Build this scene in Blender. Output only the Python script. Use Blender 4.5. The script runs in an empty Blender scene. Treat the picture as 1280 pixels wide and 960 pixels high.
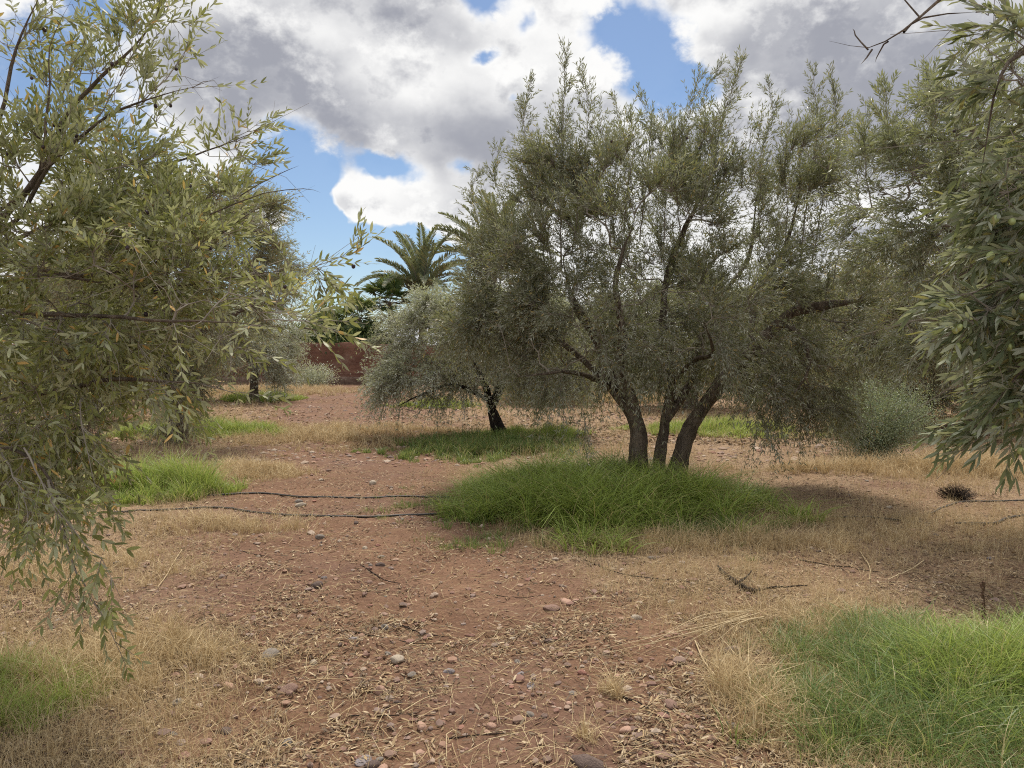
import bpy, math
import numpy as np
from mathutils import Vector, Matrix
R = math.radians
rng = np.random.default_rng(11)
SC = bpy.context.scene
COL = SC.collection

# ------------------------------------------------------------------ camera
FPX = 962.0                      # focal length in pixels of a 1280 wide frame
PITCH = math.atan(40 / FPX)
CAMZ = 1.6
cam_d = bpy.data.cameras.new("camera")
cam_d.sensor_fit = 'HORIZONTAL'; cam_d.sensor_width = 36.0
cam_d.lens = 36.0 * FPX / 1280
cam_d.clip_start = 0.05; cam_d.clip_end = 3000
cam = bpy.data.objects.new("camera", cam_d); COL.objects.link(cam)
cam.location = (0, 0, CAMZ); cam.rotation_euler = (R(90) - PITCH, 0, 0)
SC.camera = cam

# ------------------------------------------------------------------ view / engine
SC.view_settings.view_transform = 'Standard'
SC.view_settings.look = 'None'
SC.view_settings.exposure = 0.0
SC.view_settings.gamma = 1.0
SC.render.engine = 'CYCLES'
SC.cycles.max_bounces = 6; SC.cycles.diffuse_bounces = 4; SC.cycles.glossy_bounces = 2
SC.cycles.transmission_bounces = 4; SC.cycles.transparent_max_bounces = 4
SC.cycles.use_denoising = False
SC.cycles.filter_width = 1.1
try: SC.cycles.denoiser = 'OPENIMAGEDENOISE'
except Exception: pass
SC.cycles.sample_clamp_indirect = 6
SUN_AZ, SUN_EL = R(8), R(61)         # azimuth from +Y towards +X; ahead of the camera, a little left
SUN_STRENGTH, SUN_ANGLE = 4.6, 10.0
SKY_STRENGTH = 0.105

def ray(px, py):
    """Direction in the world through a point of the 1280x960 view (used to lay things out at real distances)."""
    u = (px - 640) / FPX; v = (480 - py) / FPX
    c, s = math.cos(PITCH), math.sin(PITCH)
    return np.array([u, c + v * s, -s + v * c])
def P(px, py, Y):
    d = ray(px, py); return np.array([0, 0, CAMZ]) + d * (Y / d[1])
def G(px, py):
    d = ray(px, py); t = -CAMZ / d[2]; return np.array([d[0] * t, d[1] * t])

# ------------------------------------------------------------------ node helpers
class N:
    """Tiny expression wrapper over math nodes."""
    tree = None
    def __init__(s, sock): s.s = sock
    @staticmethod
    def m(op, *a, clamp=False):
        n = N.tree.nodes.new('ShaderNodeMath'); n.operation = op; n.use_clamp = clamp
        for i, v in enumerate(a):
            if isinstance(v, N): N.tree.links.new(v.s, n.inputs[i])
            else: n.inputs[i].default_value = v
        return N(n.outputs[0])
    def __add__(a, b): return N.m('ADD', a, b)
    def __radd__(a, b): return N.m('ADD', b, a)
    def __sub__(a, b): return N.m('SUBTRACT', a, b)
    def __rsub__(a, b): return N.m('SUBTRACT', b, a)
    def __mul__(a, b): return N.m('MULTIPLY', a, b)
    def __rmul__(a, b): return N.m('MULTIPLY', b, a)
    def __truediv__(a, b): return N.m('DIVIDE', a, b)
def sstep(x, a, b):
    n = N.tree.nodes.new('ShaderNodeMapRange'); n.interpolation_type = 'SMOOTHSTEP'
    N.tree.links.new(x.s, n.inputs[0]); n.inputs[1].default_value = a; n.inputs[2].default_value = b
    return N(n.outputs[0])
def mixc(f, a, b):
    n = N.tree.nodes.new('ShaderNodeMix'); n.data_type = 'RGBA'
    for i, v in ((0, f), (6, a), (7, b)):
        if isinstance(v, N): N.tree.links.new(v.s, n.inputs[i])
        elif i == 0: n.inputs[0].default_value = v
        else: n.inputs[i].default_value = (*v, 1)
    return N(n.outputs[2])
def noise(vec, scale, detail=4, rough=0.5, dist=0.0, out=0):
    n = N.tree.nodes.new('ShaderNodeTexNoise'); n.inputs['Scale'].default_value = scale
    n.inputs['Detail'].default_value = detail; n.inputs['Roughness'].default_value = rough
    n.inputs['Distortion'].default_value = dist
    if vec is not None: N.tree.links.new(vec.s, n.inputs['Vector'])
    return N(n.outputs[out])

# ------------------------------------------------------------------ world: sky with broken cloud
w = bpy.data.worlds.new("World"); SC.world = w; w.use_nodes = True
w.cycles.sampling_method = 'MANUAL'; w.cycles.sample_map_resolution = 512
nt = w.node_tree; nt.nodes.clear(); N.tree = nt
sky = nt.nodes.new('ShaderNodeTexSky'); sky.sky_type = 'NISHITA'; sky.sun_disc = False
sky.sun_elevation = SUN_EL; sky.sun_rotation = SUN_AZ
sky.air_density = 1.0; sky.dust_density = 0.3; sky.ozone_density = 3.5
tc = nt.nodes.new('ShaderNodeTexCoord'); dirv = N(tc.outputs['Generated'])
def cloud_density(dv):
    sp = nt.nodes.new('ShaderNodeSeparateXYZ'); nt.links.new(dv.s, sp.inputs[0])
    x, y, z = N(sp.outputs[0]), N(sp.outputs[1]), N(sp.outputs[2])
    az = N.m('ARCTAN2', x, y); el = N.m('ARCSINE', z)
    # uneven warp so that no cloud edge is a clean ellipse
    wn = nt.nodes.new('ShaderNodeTexNoise'); wn.inputs['Scale'].default_value = 5.5; wn.inputs['Detail'].default_value = 5
    wn.inputs['Roughness'].default_value = 0.6
    nt.links.new(dv.s, wn.inputs['Vector'])
    ws = nt.nodes.new('ShaderNodeSeparateColor'); nt.links.new(wn.outputs['Color'], ws.inputs[0])
    az = az + (N(ws.outputs[0]) - 0.5) * 0.13; el = el + (N(ws.outputs[1]) - 0.5) * 0.11
    return az, el
def blob(az, el, px, py, rx, ry):
    d = ray(px, py); d = d / np.linalg.norm(d)
    a0 = math.atan2(d[0], d[1]); e0 = math.asin(d[2])
    u = (az - a0) * (FPX / rx); v = (el - e0) * (FPX / ry)
    return N.m('EXPONENT', (u * u + v * v) * -1.0)
az, el = cloud_density(dirv)
HOLES = [(372,215,44,48,1.3),(405,325,130,74,2.0),(480,345,80,44,1.5),(380,260,40,40,.7),(478,214,26,18,.9),(597,8,34,16,.9),(606,68,22,12,.8),
         (815,75,50,46,1.3),(775,20,32,28,1.0),(862,108,36,24,1.0),(655,35,12,12,.6),(30,95,55,55,.48),(120,8,40,20,.6),
         (150,170,50,50,.5),(640,130,12,10,.5),(560,205,16,16,.5)]
PUFFS = [(343,277,36,20,2.3),(440,262,36,28,2.7),(530,268,60,20,1.4),(415,384,70,12,.9),(720,380,300,60,.6),(330,130,150,60,.5),(1050,110,200,100,.5)]
base = None
for (px, py, rx, ry, k) in HOLES:
    b = blob(az, el, px, py, rx, ry) * (-k); base = b if base is None else base + b
for (px, py, rx, ry, k) in PUFFS: base = base + blob(az, el, px, py, rx, ry) * k
mp = nt.nodes.new('ShaderNodeMapping'); mp.inputs['Scale'].default_value = (1, 1, 1.35)
nt.links.new(dirv.s, mp.inputs[0]); mv = N(mp.outputs[0])
mp2 = nt.nodes.new('ShaderNodeMapping'); mp2.inputs['Scale'].default_value = (1, 1, 1.35)
mp2.inputs['Location'].default_value = (-0.010, 0.0, 0.040)
nt.links.new(dirv.s, mp2.inputs[0]); mv2 = N(mp2.outputs[0])
f1 = noise(mv, 3.6, 6, 0.55, 0.2); f2 = noise(mv2, 3.6, 4, 0.55, 0.2)
fine = noise(mv, 12.0, 7, 0.62); fine2 = noise(mv2, 12.0, 5, 0.6)
bil = N.m('ABSOLUTE', fine * 2.0 - 1.0); bil2 = N.m('ABSOLUTE', fine2 * 2.0 - 1.0)
dens = base + 0.66 + (f1 - 0.5) * 1.5 + (fine - 0.5) * 0.7 + bil * 0.9
cover = sstep(dens, 0.14, 0.70) * 0.94 + 0.05
# lit rims and grey bellies
DARK = [(330,125,140,52,.95),(230,60,80,40,.5),(600,190,90,50,.8),(440,185,46,30,.9),(440,264,26,12,.6),(1040,110,180,90,.95),
        (520,22,50,22,.5),(350,20,50,30,.5),(1150,180,120,60,.4),(560,150,50,16,.3)]
LITE = [(400,50,50,26,1.1),(545,100,130,30,.75),(700,55,75,44,.9),(890,8,110,20,1.2),(780,132,60,24,.9),(470,245,90,22,.7),(150,20,90,30,.4),
        (343,277,40,24,1.0),(700,340,400,80,.7),(390,205,40,40,.5),(440,243,40,14,.8),(640,10,60,14,.5),(280,10,50,14,.6)]
shade = (f1 - f2) * 2.6 + (fine - fine2) * 1.5 + (bil - bil2) * 1.2 + (fine - 0.5) * 0.3 + (f1 - 0.5) * -1.1
for (px, py, rx, ry, k) in DARK: shade = shade - blob(az, el, px, py, rx, ry) * (k * .75)
for (px, py, rx, ry, k) in LITE: shade = shade + blob(az, el, px, py, rx, ry) * (k * .50)
thick = sstep(dens, 0.42, 0.95)
lit = sstep(shade + 0.86 - thick * 0.42, -0.55, 1.05)
ccol = mixc(lit, (0.37, 0.38, 0.43), (1.0, 0.995, 0.98))
bg1 = nt.nodes.new('ShaderNodeBackground'); bg1.inputs[1].default_value = SKY_STRENGTH
tn = nt.nodes.new('ShaderNodeMix'); tn.data_type = 'RGBA'; tn.blend_type = 'MULTIPLY'; tn.inputs[0].default_value = 1
nt.links.new(sky.outputs[0], tn.inputs[6]); tn.inputs[7].default_value = (.97, 1.0, 1.03, 1); nt.links.new(tn.outputs[2], bg1.inputs[0])
bg2 = nt.nodes.new('ShaderNodeBackground'); bg2.inputs[1].default_value = 1.0
nt.links.new(ccol.s, bg2.inputs[0])
mx = nt.nodes.new('ShaderNodeMixShader'); nt.links.new(cover.s, mx.inputs[0])
nt.links.new(bg1.outputs[0], mx.inputs[1]); nt.links.new(bg2.outputs[0], mx.inputs[2])
wo = nt.nodes.new('ShaderNodeOutputWorld'); nt.links.new(mx.outputs[0], wo.inputs[0])

# ------------------------------------------------------------------ sun, softened by thin cloud
sd = bpy.data.lights.new("sun", 'SUN'); sd.energy = SUN_STRENGTH; sd.angle = R(SUN_ANGLE); sd.color = (1.0, 0.93, 0.82)
sun = bpy.data.objects.new("sun", sd); COL.objects.link(sun)
sv = Vector((math.sin(SUN_AZ) * math.cos(SUN_EL), math.cos(SUN_AZ) * math.cos(SUN_EL), math.sin(SUN_EL)))
sun.rotation_euler = sv.to_track_quat('Z', 'Y').to_euler(); sun.location = (0, 0, 30)

# ------------------------------------------------------------------ mesh helpers
def mesh_from(name, V, Q=None, T=None, midx=None, smooth=False):
    V = np.ascontiguousarray(V, dtype=np.float32)
    me = bpy.data.meshes.new(name)
    nq = 0 if Q is None else len(Q); ntr = 0 if T is None else len(T)
    idx = []
    if nq: idx.append(np.asarray(Q, dtype=np.int32).ravel())
    if ntr: idx.append(np.asarray(T, dtype=np.int32).ravel())
    idx = np.concatenate(idx)
    me.vertices.add(len(V)); me.vertices.foreach_set('co', V.ravel())
    me.loops.add(len(idx)); me.loops.foreach_set('vertex_index', idx)
    st = np.concatenate([np.arange(nq) * 4, nq * 4 + np.arange(ntr) * 3]).astype(np.int32)
    me.polygons.add(nq + ntr); me.polygons.foreach_set('loop_start', st)
    if midx is not None: me.polygons.foreach_set('material_index', np.asarray(midx, dtype=np.int32))
    me.update(calc_edges=True)
    me.polygons.foreach_set('use_smooth', np.full(nq + ntr, bool(smooth)))
    me.validate()
    return me
def link(name, me, mats, parent=None, loc=(0, 0, 0)):
    o = bpy.data.objects.new(name, me); COL.objects.link(o)
    if not me.materials:
        for m in (mats if isinstance(mats, (list, tuple)) else [mats]): me.materials.append(m)
    o.location = loc; o.parent = parent
    return o
def tag(o, label=None, cat=None, group=None, kind=None):
    if label: o['label'] = label
    if cat: o['category'] = cat
    if group: o['group'] = group
    if kind: o['kind'] = kind
    return o
def empty(name, loc):
    o = bpy.data.objects.new(name, None); COL.objects.link(o); o.location = loc; o.empty_display_size = .2
    return o
def copy_tree(o, parent=None):
    c = o.copy(); COL.objects.link(c); c.parent = parent
    for ch in o.children: copy_tree(ch, c)
    return c
def unit(v): return v / np.maximum(np.linalg.norm(v, axis=-1, keepdims=True), 1e-9)
def fan(parts):
    """Join several (V, Q) pieces."""
    Vs, Qs, o = [], [], 0
    for V, Q in parts: Vs.append(V); Qs.append(Q + o); o += len(V)
    return np.concatenate(Vs), np.concatenate(Qs)

# value noise in 2D
_g = np.random.default_rng(5).random((256, 256))
def vn(x, y):
    xi = np.floor(x).astype(int); yi = np.floor(y).astype(int); fx = x - xi; fy = y - yi
    fx = fx * fx * (3 - 2 * fx); fy = fy * fy * (3 - 2 * fy)
    a = _g[xi & 255, yi & 255]; b = _g[(xi + 1) & 255, yi & 255]; c = _g[xi & 255, (yi + 1) & 255]; d = _g[(xi + 1) & 255, (yi + 1) & 255]
    return a + (b - a) * fx + (c - a) * fy + (a - b - c + d) * fx * fy
def fbm(x, y, f, o=4):
    s = 0; a = .5
    for i in range(o): s = s + a * vn(x * f + 17 * i, y * f + 31 * i); f *= 2.03; a *= .5
    return s / (1 - .5 ** o)

# ------------------------------------------------------------------ ground
PATHL = np.array([G(428, 486), G(425, 520), G(440, 560), G(430, 600), G(440, 660), G(500, 720), G(560, 800), G(600, 900), G(630, 1100)])
def path_x(y):
    o = np.argsort(PATHL[:, 1]); return np.interp(y, PATHL[o, 1], PATHL[o, 0])
def height(x, y):
    x = np.asarray(x, float); y = np.asarray(y, float)
    near = np.clip(1 - (np.hypot(x, y) - 6) / 20, 0, 1)
    h = (fbm(x, y, .35, 3) - .5) * .10
    h = h + (fbm(x + 9, y, 1.6, 3) - .5) * .055 * (0.3 + .7 * near)
    h = h + (fbm(x, y + 40, 6.0, 3) - .5) * .042 * near + (fbm(x + 3, y + 4, 17.0, 3) - .5) * .030 * near
    return h
def gpt(px, py, dz=0.0):
    g = G(px, py); return np.array([g[0], g[1], float(height(g[0], g[1])) + dz])
def grid_axis(lo, hi, dense, ratio=1.06):
    """Even spacing in the dense span, growing outside."""
    a, b, s = dense; core = np.arange(a, b, s); up = []; v = b; st = s
    while v < hi: up.append(v); st = min(st * ratio, 25); v += st
    up.append(hi); dn = []; v = a - s; st = s
    while v > lo: dn.append(v); st = min(st * ratio, 25); v -= st
    dn.append(lo)
    return np.array(dn[::-1] + list(core) + up)
gx = grid_axis(-320, 320, (-4.6, 5.2, .028)); gy = grid_axis(-30, 620, (2.4, 9.0, .022), 1.018)
XX, YY = np.meshgrid(gx, gy); ZZ = height(XX, YY)
nx, ny = len(gx), len(gy)
ii = np.arange(nx * ny).reshape(ny, nx)
Q = np.stack([ii[:-1, :-1], ii[:-1, 1:], ii[1:, 1:], ii[1:, :-1]], -1).reshape(-1, 4)
gm = mesh_from('ground', np.stack([XX, YY, ZZ], -1).reshape(-1, 3), Q, smooth=True)
def straw_mask(x, y):
    """How much dry straw lies on the earth: little on the beaten path, more to both sides."""
    wd = .85 + .07 * np.clip(y, 0, 60) * .5
    d = np.abs(x - path_x(y)) / wd
    m = np.clip((d - .75) / 1.0, 0, 1)
    near_right = np.clip((x - 0.2) / 2, 0, 1) * np.clip((5.8 - y) / 1.2, 0, 1) * np.clip((1.9 - x) / .6, 0, 1)
    m = m * (1 - .8 * near_right)
    return np.clip(m * (.35 + 1.1 * fbm(x + 50, y, .8, 4)) + (fbm(x, y + 70, 1.5, 4) - .55) * .9, 0, 1)
at = gm.attributes.new('straw', 'FLOAT', 'POINT'); at.data.foreach_set('value', straw_mask(XX, YY).ravel().astype(np.float32))

def new_mat(name):
    m = bpy.data.materials.new(name); m.use_nodes = True; t = m.node_tree; t.nodes.clear(); N.tree = t
    out = t.nodes.new('ShaderNodeOutputMaterial'); b = t.nodes.new('ShaderNodeBsdfPrincipled')
    t.links.new(b.outputs[0], out.inputs[0]); b.inputs['Roughness'].default_value = .85
    b.inputs['Specular IOR Level'].default_value = .25
    return m, t, b, out
def objco(t): return N(t.nodes.new('ShaderNodeTexCoord').outputs['Object'])
def bump(t, b, h, strength, dist):
    n = t.nodes.new('ShaderNodeBump'); n.inputs['Strength'].default_value = strength; n.inputs['Distance'].default_value = dist
    t.links.new(h.s, n.inputs['Height']); t.links.new(n.outputs[0], b.inputs['Normal'])
m_ground, t, b, out = new_mat('red_earth')
oc = objco(t)
n1 = noise(oc, 1.3, 5, .6); n2 = noise(oc, 9, 6, .65); n3 = noise(oc, 60, 6, .7); n4 = noise(oc, .5, 3)
a = t.nodes.new('ShaderNodeAttribute'); a.attribute_name = 'straw'; st = N(a.outputs['Fac'])
c = mixc(sstep(n1, .3, .72), (.158, .084, .050), (.235, .134, .082))
c = mixc(sstep(n2, .35, .7) * .55, c, (.145, .078, .05))
c = mixc(sstep(n3, .52, .70) * .7, c, (.34, .225, .145))
c = mixc(sstep(n3, .46, .34) * .75, c, (.10, .064, .046))
sf = sstep(st + (n2 - .5) * .8 + (n3 - .5) * .5, .25, .95)
c = mixc(sstep(n4, .45, .62) * .35, c, (.16, .095, .078))
c = mixc(sf * .42, c, mixc(sstep(n3, .38, .62), (.22, .15, .09), (.54, .41, .25)))
t.links.new(c.s, b.inputs['Base Color']); b.inputs['Roughness'].default_value = .95
vo = t.nodes.new('ShaderNodeTexVoronoi'); vo.inputs['Scale'].default_value = 38; t.links.new(oc.s, vo.inputs['Vector'])
bump(t, b, n3 * .8 + n2 * .5 - N(vo.outputs[0]) * .5, .9, .02)
ground = link('ground', gm, m_ground); tag(ground, kind='structure')

# ------------------------------------------------------------------ materials
def leaf_mat(name, top, top2, under, odd, odd_frac=.06, transl=.28, rough=.42):
    m, t, b, out = new_mat(name)
    gi = t.nodes.new('ShaderNodeNewGeometry'); rnd = N(gi.outputs['Random Per Island']); bf = N(gi.outputs['Backfacing'])
    col = mixc(rnd, top, top2)
    isodd = N.m('LESS_THAN', N.m('FRACT', rnd * 37.7), odd_frac)
    col = mixc(isodd, col, odd)
    up = mixc(N.m('FRACT', rnd * 11.3), under, tuple(x * .72 for x in under))
    up = mixc(isodd, up, odd)
    col = mixc(bf, col, up)
    t.links.new(col.s, b.inputs['Base Color']); b.inputs['Roughness'].default_value = rough
    b.inputs['Specular IOR Level'].default_value = .45
    tr = t.nodes.new('ShaderNodeBsdfTranslucent')
    tcm = mixc(.5, col, (.50, .54, .16)); t.links.new(tcm.s, tr.inputs[0])
    mxs = t.nodes.new('ShaderNodeMixShader'); mxs.inputs[0].default_value = transl
    t.links.new(b.outputs[0], mxs.inputs[1]); t.links.new(tr.outputs[0], mxs.inputs[2]); t.links.new(mxs.outputs[0], out.inputs[0])
    return m
def bark_mat(name, c1, c2, c3=(.30, .29, .26), sc=14):
    m, t, b, out = new_mat(name); oc = objco(t)
    mpn = t.nodes.new('ShaderNodeMapping'); mpn.inputs['Scale'].default_value = (1, 1, .28); t.links.new(oc.s, mpn.inputs[0]); v = N(mpn.outputs[0])
    a1 = noise(v, sc, 6, .65, .5); a2 = noise(v, sc * 5, 5, .6); a3 = noise(oc, 5, 4, .6)
    c = mixc(sstep(a1, .35, .65), c1, c2); c = mixc(sstep(a3, .6, .72) * .6, c, c3); c = mixc(sstep(a2, .5, .7) * .4, c, tuple(x * .5 for x in c1))
    t.links.new(c.s, b.inputs['Base Color']); b.inputs['Roughness'].default_value = .9
    bump(t, b, a1 * 1.4 + a2 * .7, 1.0, .06)
    return m
def var_mat(name, cols, rough=.85, transl=0.0):
    """One of several colours per loose piece."""
    m, t, b, out = new_mat(name); gi = t.nodes.new('ShaderNodeNewGeometry'); rnd = N(gi.outputs['Random Per Island'])
    cr = t.nodes.new('ShaderNodeValToRGB'); cr.color_ramp.interpolation = 'LINEAR'
    el_ = cr.color_ramp.elements
    while len(el_) < len(cols): el_.new(.5)
    for i, cc in enumerate(cols): el_[i].position = i / (len(cols) - 1); el_[i].color = (*cc, 1)
    t.links.new(rnd.s, cr.inputs[0]); t.links.new(cr.outputs[0], b.inputs['Base Color']); b.inputs['Roughness'].default_value = rough
    if transl:
        tr = t.nodes.new('ShaderNodeBsdfTranslucent'); t.links.new(cr.outputs[0], tr.inputs[0])
        mxs = t.nodes.new('ShaderNodeMixShader'); mxs.inputs[0].default_value = transl
        t.links.new(b.outputs[0], mxs.inputs[1]); t.links.new(tr.outputs[0], mxs.inputs[2]); t.links.new(mxs.outputs[0], out.inputs[0])
    return m
def plain_mat(name, c1, c2, sc=20, rough=.7, bs=.3, spec=.3):
    m, t, b, out = new_mat(name); oc = objco(t); a1 = noise(oc, sc, 5, .6)
    t.links.new(mixc(sstep(a1, .3, .7), c1, c2).s, b.inputs['Base Color']); b.inputs['Roughness'].default_value = rough
    b.inputs['Specular IOR Level'].default_value = spec
    if bs: bump(t, b, a1, bs, .02)
    return m
M_BARK = bark_mat('olive_bark', (.115, .088, .068), (.25, .20, .155))
M_BARK2 = bark_mat('charred_bark', (.018, .014, .013), (.06, .045, .04), (.10, .08, .07))
M_TWIG = plain_mat('olive_twig', (.16, .135, .11), (.28, .25, .21), 8, .8, 0)
M_LEAF = leaf_mat('olive_leaf_dark', (.085, .097, .052), (.165, .17, .105), (.34, .35, .28), (.34, .25, .10), .05, .28)
M_LEAFY = leaf_mat('olive_leaf_yellowish', (.095, .115, .04), (.31, .32, .095), (.43, .45, .28), (.60, .38, .13), .022, .30, .52)
M_LEAFS = leaf_mat('olive_leaf_silver', (.27, .30, .22), (.42, .44, .34), (.56, .58, .50), (.36, .32, .16), .04, .34)
M_LEAFB = leaf_mat('olive_leaf_dusty', (.17, .18, .10), (.27, .26, .16), (.38, .37, .27), (.42, .28, .15), .12, .36)
M_LEAFD = leaf_mat('olive_leaf_deep', (.07, .095, .045), (.15, .175, .085), (.33, .355, .27), (.28, .24, .09), .03, .26, .6)
M_LEAFG = leaf_mat('olive_leaf_grey', (.13, .15, .085), (.23, .245, .15), (.42, .44, .36), (.34, .30, .12), .04, .3)
M_SHRUB = leaf_mat('shrub_leaf', (.14, .20, .125), (.23, .28, .18), (.30, .35, .25), (.20, .24, .1), .05)
M_DARKG = leaf_mat('evergreen_leaf', (.03, .06, .018), (.06, .11, .03), (.06, .10, .03), (.1, .14, .04), .05)
M_FROND = leaf_mat('date_palm_leaflet', (.11, .14, .085), (.19, .22, .13), (.19, .22, .14), (.30, .26, .12), .06, .2)
M_FANL = leaf_mat('fan_palm_leaf', (.05, .10, .03), (.10, .17, .05), (.08, .13, .04), (.2, .2, .06), .04, .25)
M_OLIVE_G = plain_mat('green_olive', (.26, .33, .10), (.40, .45, .20), 60, .35, 0, .5)
M_OLIVE_B = plain_mat('ripe_olive', (.018, .012, .018), (.06, .03, .04), 60, .35, 0, .5)

# ------------------------------------------------------------------ trees
def spline(pts, step):
    pts = np.asarray(pts, float); n = len(pts)
    pp = np.vstack([2 * pts[0] - pts[1], pts, 2 * pts[-1] - pts[-2]]); out_ = []
    for i in range(n - 1):
        p0, p1, p2, p3 = pp[i:i + 4]; k = max(2, int(np.linalg.norm(p2 - p1) / step))
        for s in np.arange(k) / k:
            out_.append(.5 * ((2 * p1) + (p2 - p0) * s + (2 * p0 - 5 * p1 + 4 * p2 - p3) * s * s + (3 * p1 - p0 - 3 * p2 + p3) * s ** 3))
    out_.append(pts[-1]); return np.array(out_)
def tube(pts, rad, k=8, gnarl=0.0, seed=0):
    """Swept tube through pts with radii, closed by a point at the end."""
    pts = np.asarray(pts); n = len(pts); rad = np.broadcast_to(rad, n).astype(float)
    d = unit(np.gradient(pts, axis=0)); ref = np.array([.31, .17, .93]) if abs(d[:, 2]).mean() < .7 else np.array([.93, .31, .11])
    u = unit(np.cross(d, ref)); v = np.cross(d, u); th = np.arange(k) / k * 2 * math.pi
    r = rad[:, None] * np.ones((1, k))
    if gnarl:
        rr = np.random.default_rng(seed); L = np.arange(n)[:, None] * .35
        f = 1 + gnarl * (.5 * np.sin(3 * th[None] + L * .7 + rr.random() * 6) + .35 * np.sin(5 * th[None] - L * 1.1 + rr.random() * 6)
                         + .4 * np.sin(2 * th[None] + L * .33) + .5 * (vn(L * 1.7 + seed, th[None] * 2.2) - .5))
        r = r * f
    V = pts[:, None] + r[..., None] * (np.cos(th)[None, :, None] * u[:, None] + np.sin(th)[None, :, None] * v[:, None])
    a = np.arange(n - 1)[:, None] * k + np.arange(k)[None]; b_ = np.arange(n - 1)[:, None] * k + (np.arange(k)[None] + 1) % k
    Q_ = np.stack([a, b_, b_ + k, a + k], -1).reshape(-1, 4)
    return V.reshape(-1, 3), Q_
def edge_tubes(A, B, ra, rb, k=3):
    d = unit(B - A); ref = np.where(np.abs(d[:, 2:3]) < .8, np.array([[0, 0, 1.]]), np.array([[1., 0, 0]]))
    u = unit(np.cross(d, ref)); v = np.cross(d, u); th = np.arange(k) / k * 2 * math.pi
    off = np.cos(th)[None, :, None] * u[:, None] + np.sin(th)[None, :, None] * v[:, None]
    V = np.concatenate([A[:, None] + ra[:, None, None] * off, B[:, None] + rb[:, None, None] * off], 1)
    n = len(A); i0 = np.arange(n)[:, None] * 2 * k; a = i0 + np.arange(k)[None]; b_ = i0 + (np.arange(k)[None] + 1) % k
    return V.reshape(-1, 3), np.stack([a, b_, b_ + k, a + k], -1).reshape(-1, 4)
def leaves(base, d, nrm, L, W, hi):
    """Lance-shaped leaves; hi: eight corners and a curl, else a folded lozenge."""
    n = len(base); s = np.cross(d, nrm)
    L = L[:, None]; W = W[:, None]
    if hi:
        curl = (rng.random((n, 1)) - .4) * .5 * L
        a0 = base; a1 = base + d * L * .30 + nrm * curl * .3; a2 = base + d * L * .68 + nrm * curl * .8; a3 = base + d * L + nrm * curl * .6
        V = np.stack([a0 - s * W * .06, a0 + s * W * .06, a1 - s * W * .46, a1 + s * W * .46, a2 - s * W * .42, a2 + s * W * .42, a3 - s * W * .05, a3 + s * W * .05], 1)
        i = np.arange(n)[:, None] * 8
        Q_ = np.concatenate([i + np.array([[0, 1, 3, 2]]), i + np.array([[2, 3, 5, 4]]), i + np.array([[4, 5, 7, 6]])], 1).reshape(-1, 4)
    else:
        mid = base + d * L * .48 + nrm * L * .05
        V = np.stack([base, mid - s * W * .5, base + d * L, mid + s * W * .5], 1)
        Q_ = np.arange(n * 4).reshape(n, 4)
    return V.reshape(-1, 3), Q_
def frames(d):
    r_ = unit(rng.normal(size=d.shape)); u = unit(np.cross(d, r_)); return u, np.cross(d, u)
def blobs_sample(blobs, n):
    """Points through a union of ellipsoids (cx,cy,cz,rx,ry,rz,weight)."""
    B = np.array([b_[:6] for b_ in blobs]); wt = np.array([(b_[3] * b_[4] * b_[5]) ** .85 * (b_[6] if len(b_) > 6 else 1) for b_ in blobs])
    k = rng.choice(len(B), n, p=wt / wt.sum()); v = unit(rng.normal(size=(n, 3))) * (rng.random((n, 1)) ** .42)
    return B[k, :3] + v * B[k, 3:6]
def pb(px, py, rx, ry, Y, ry_depth, wt=1.0):
    c = P(px, py, Y); s = Y / FPX; return (c[0], c[1], c[2], rx * s, ry_depth, ry * s, wt)

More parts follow.
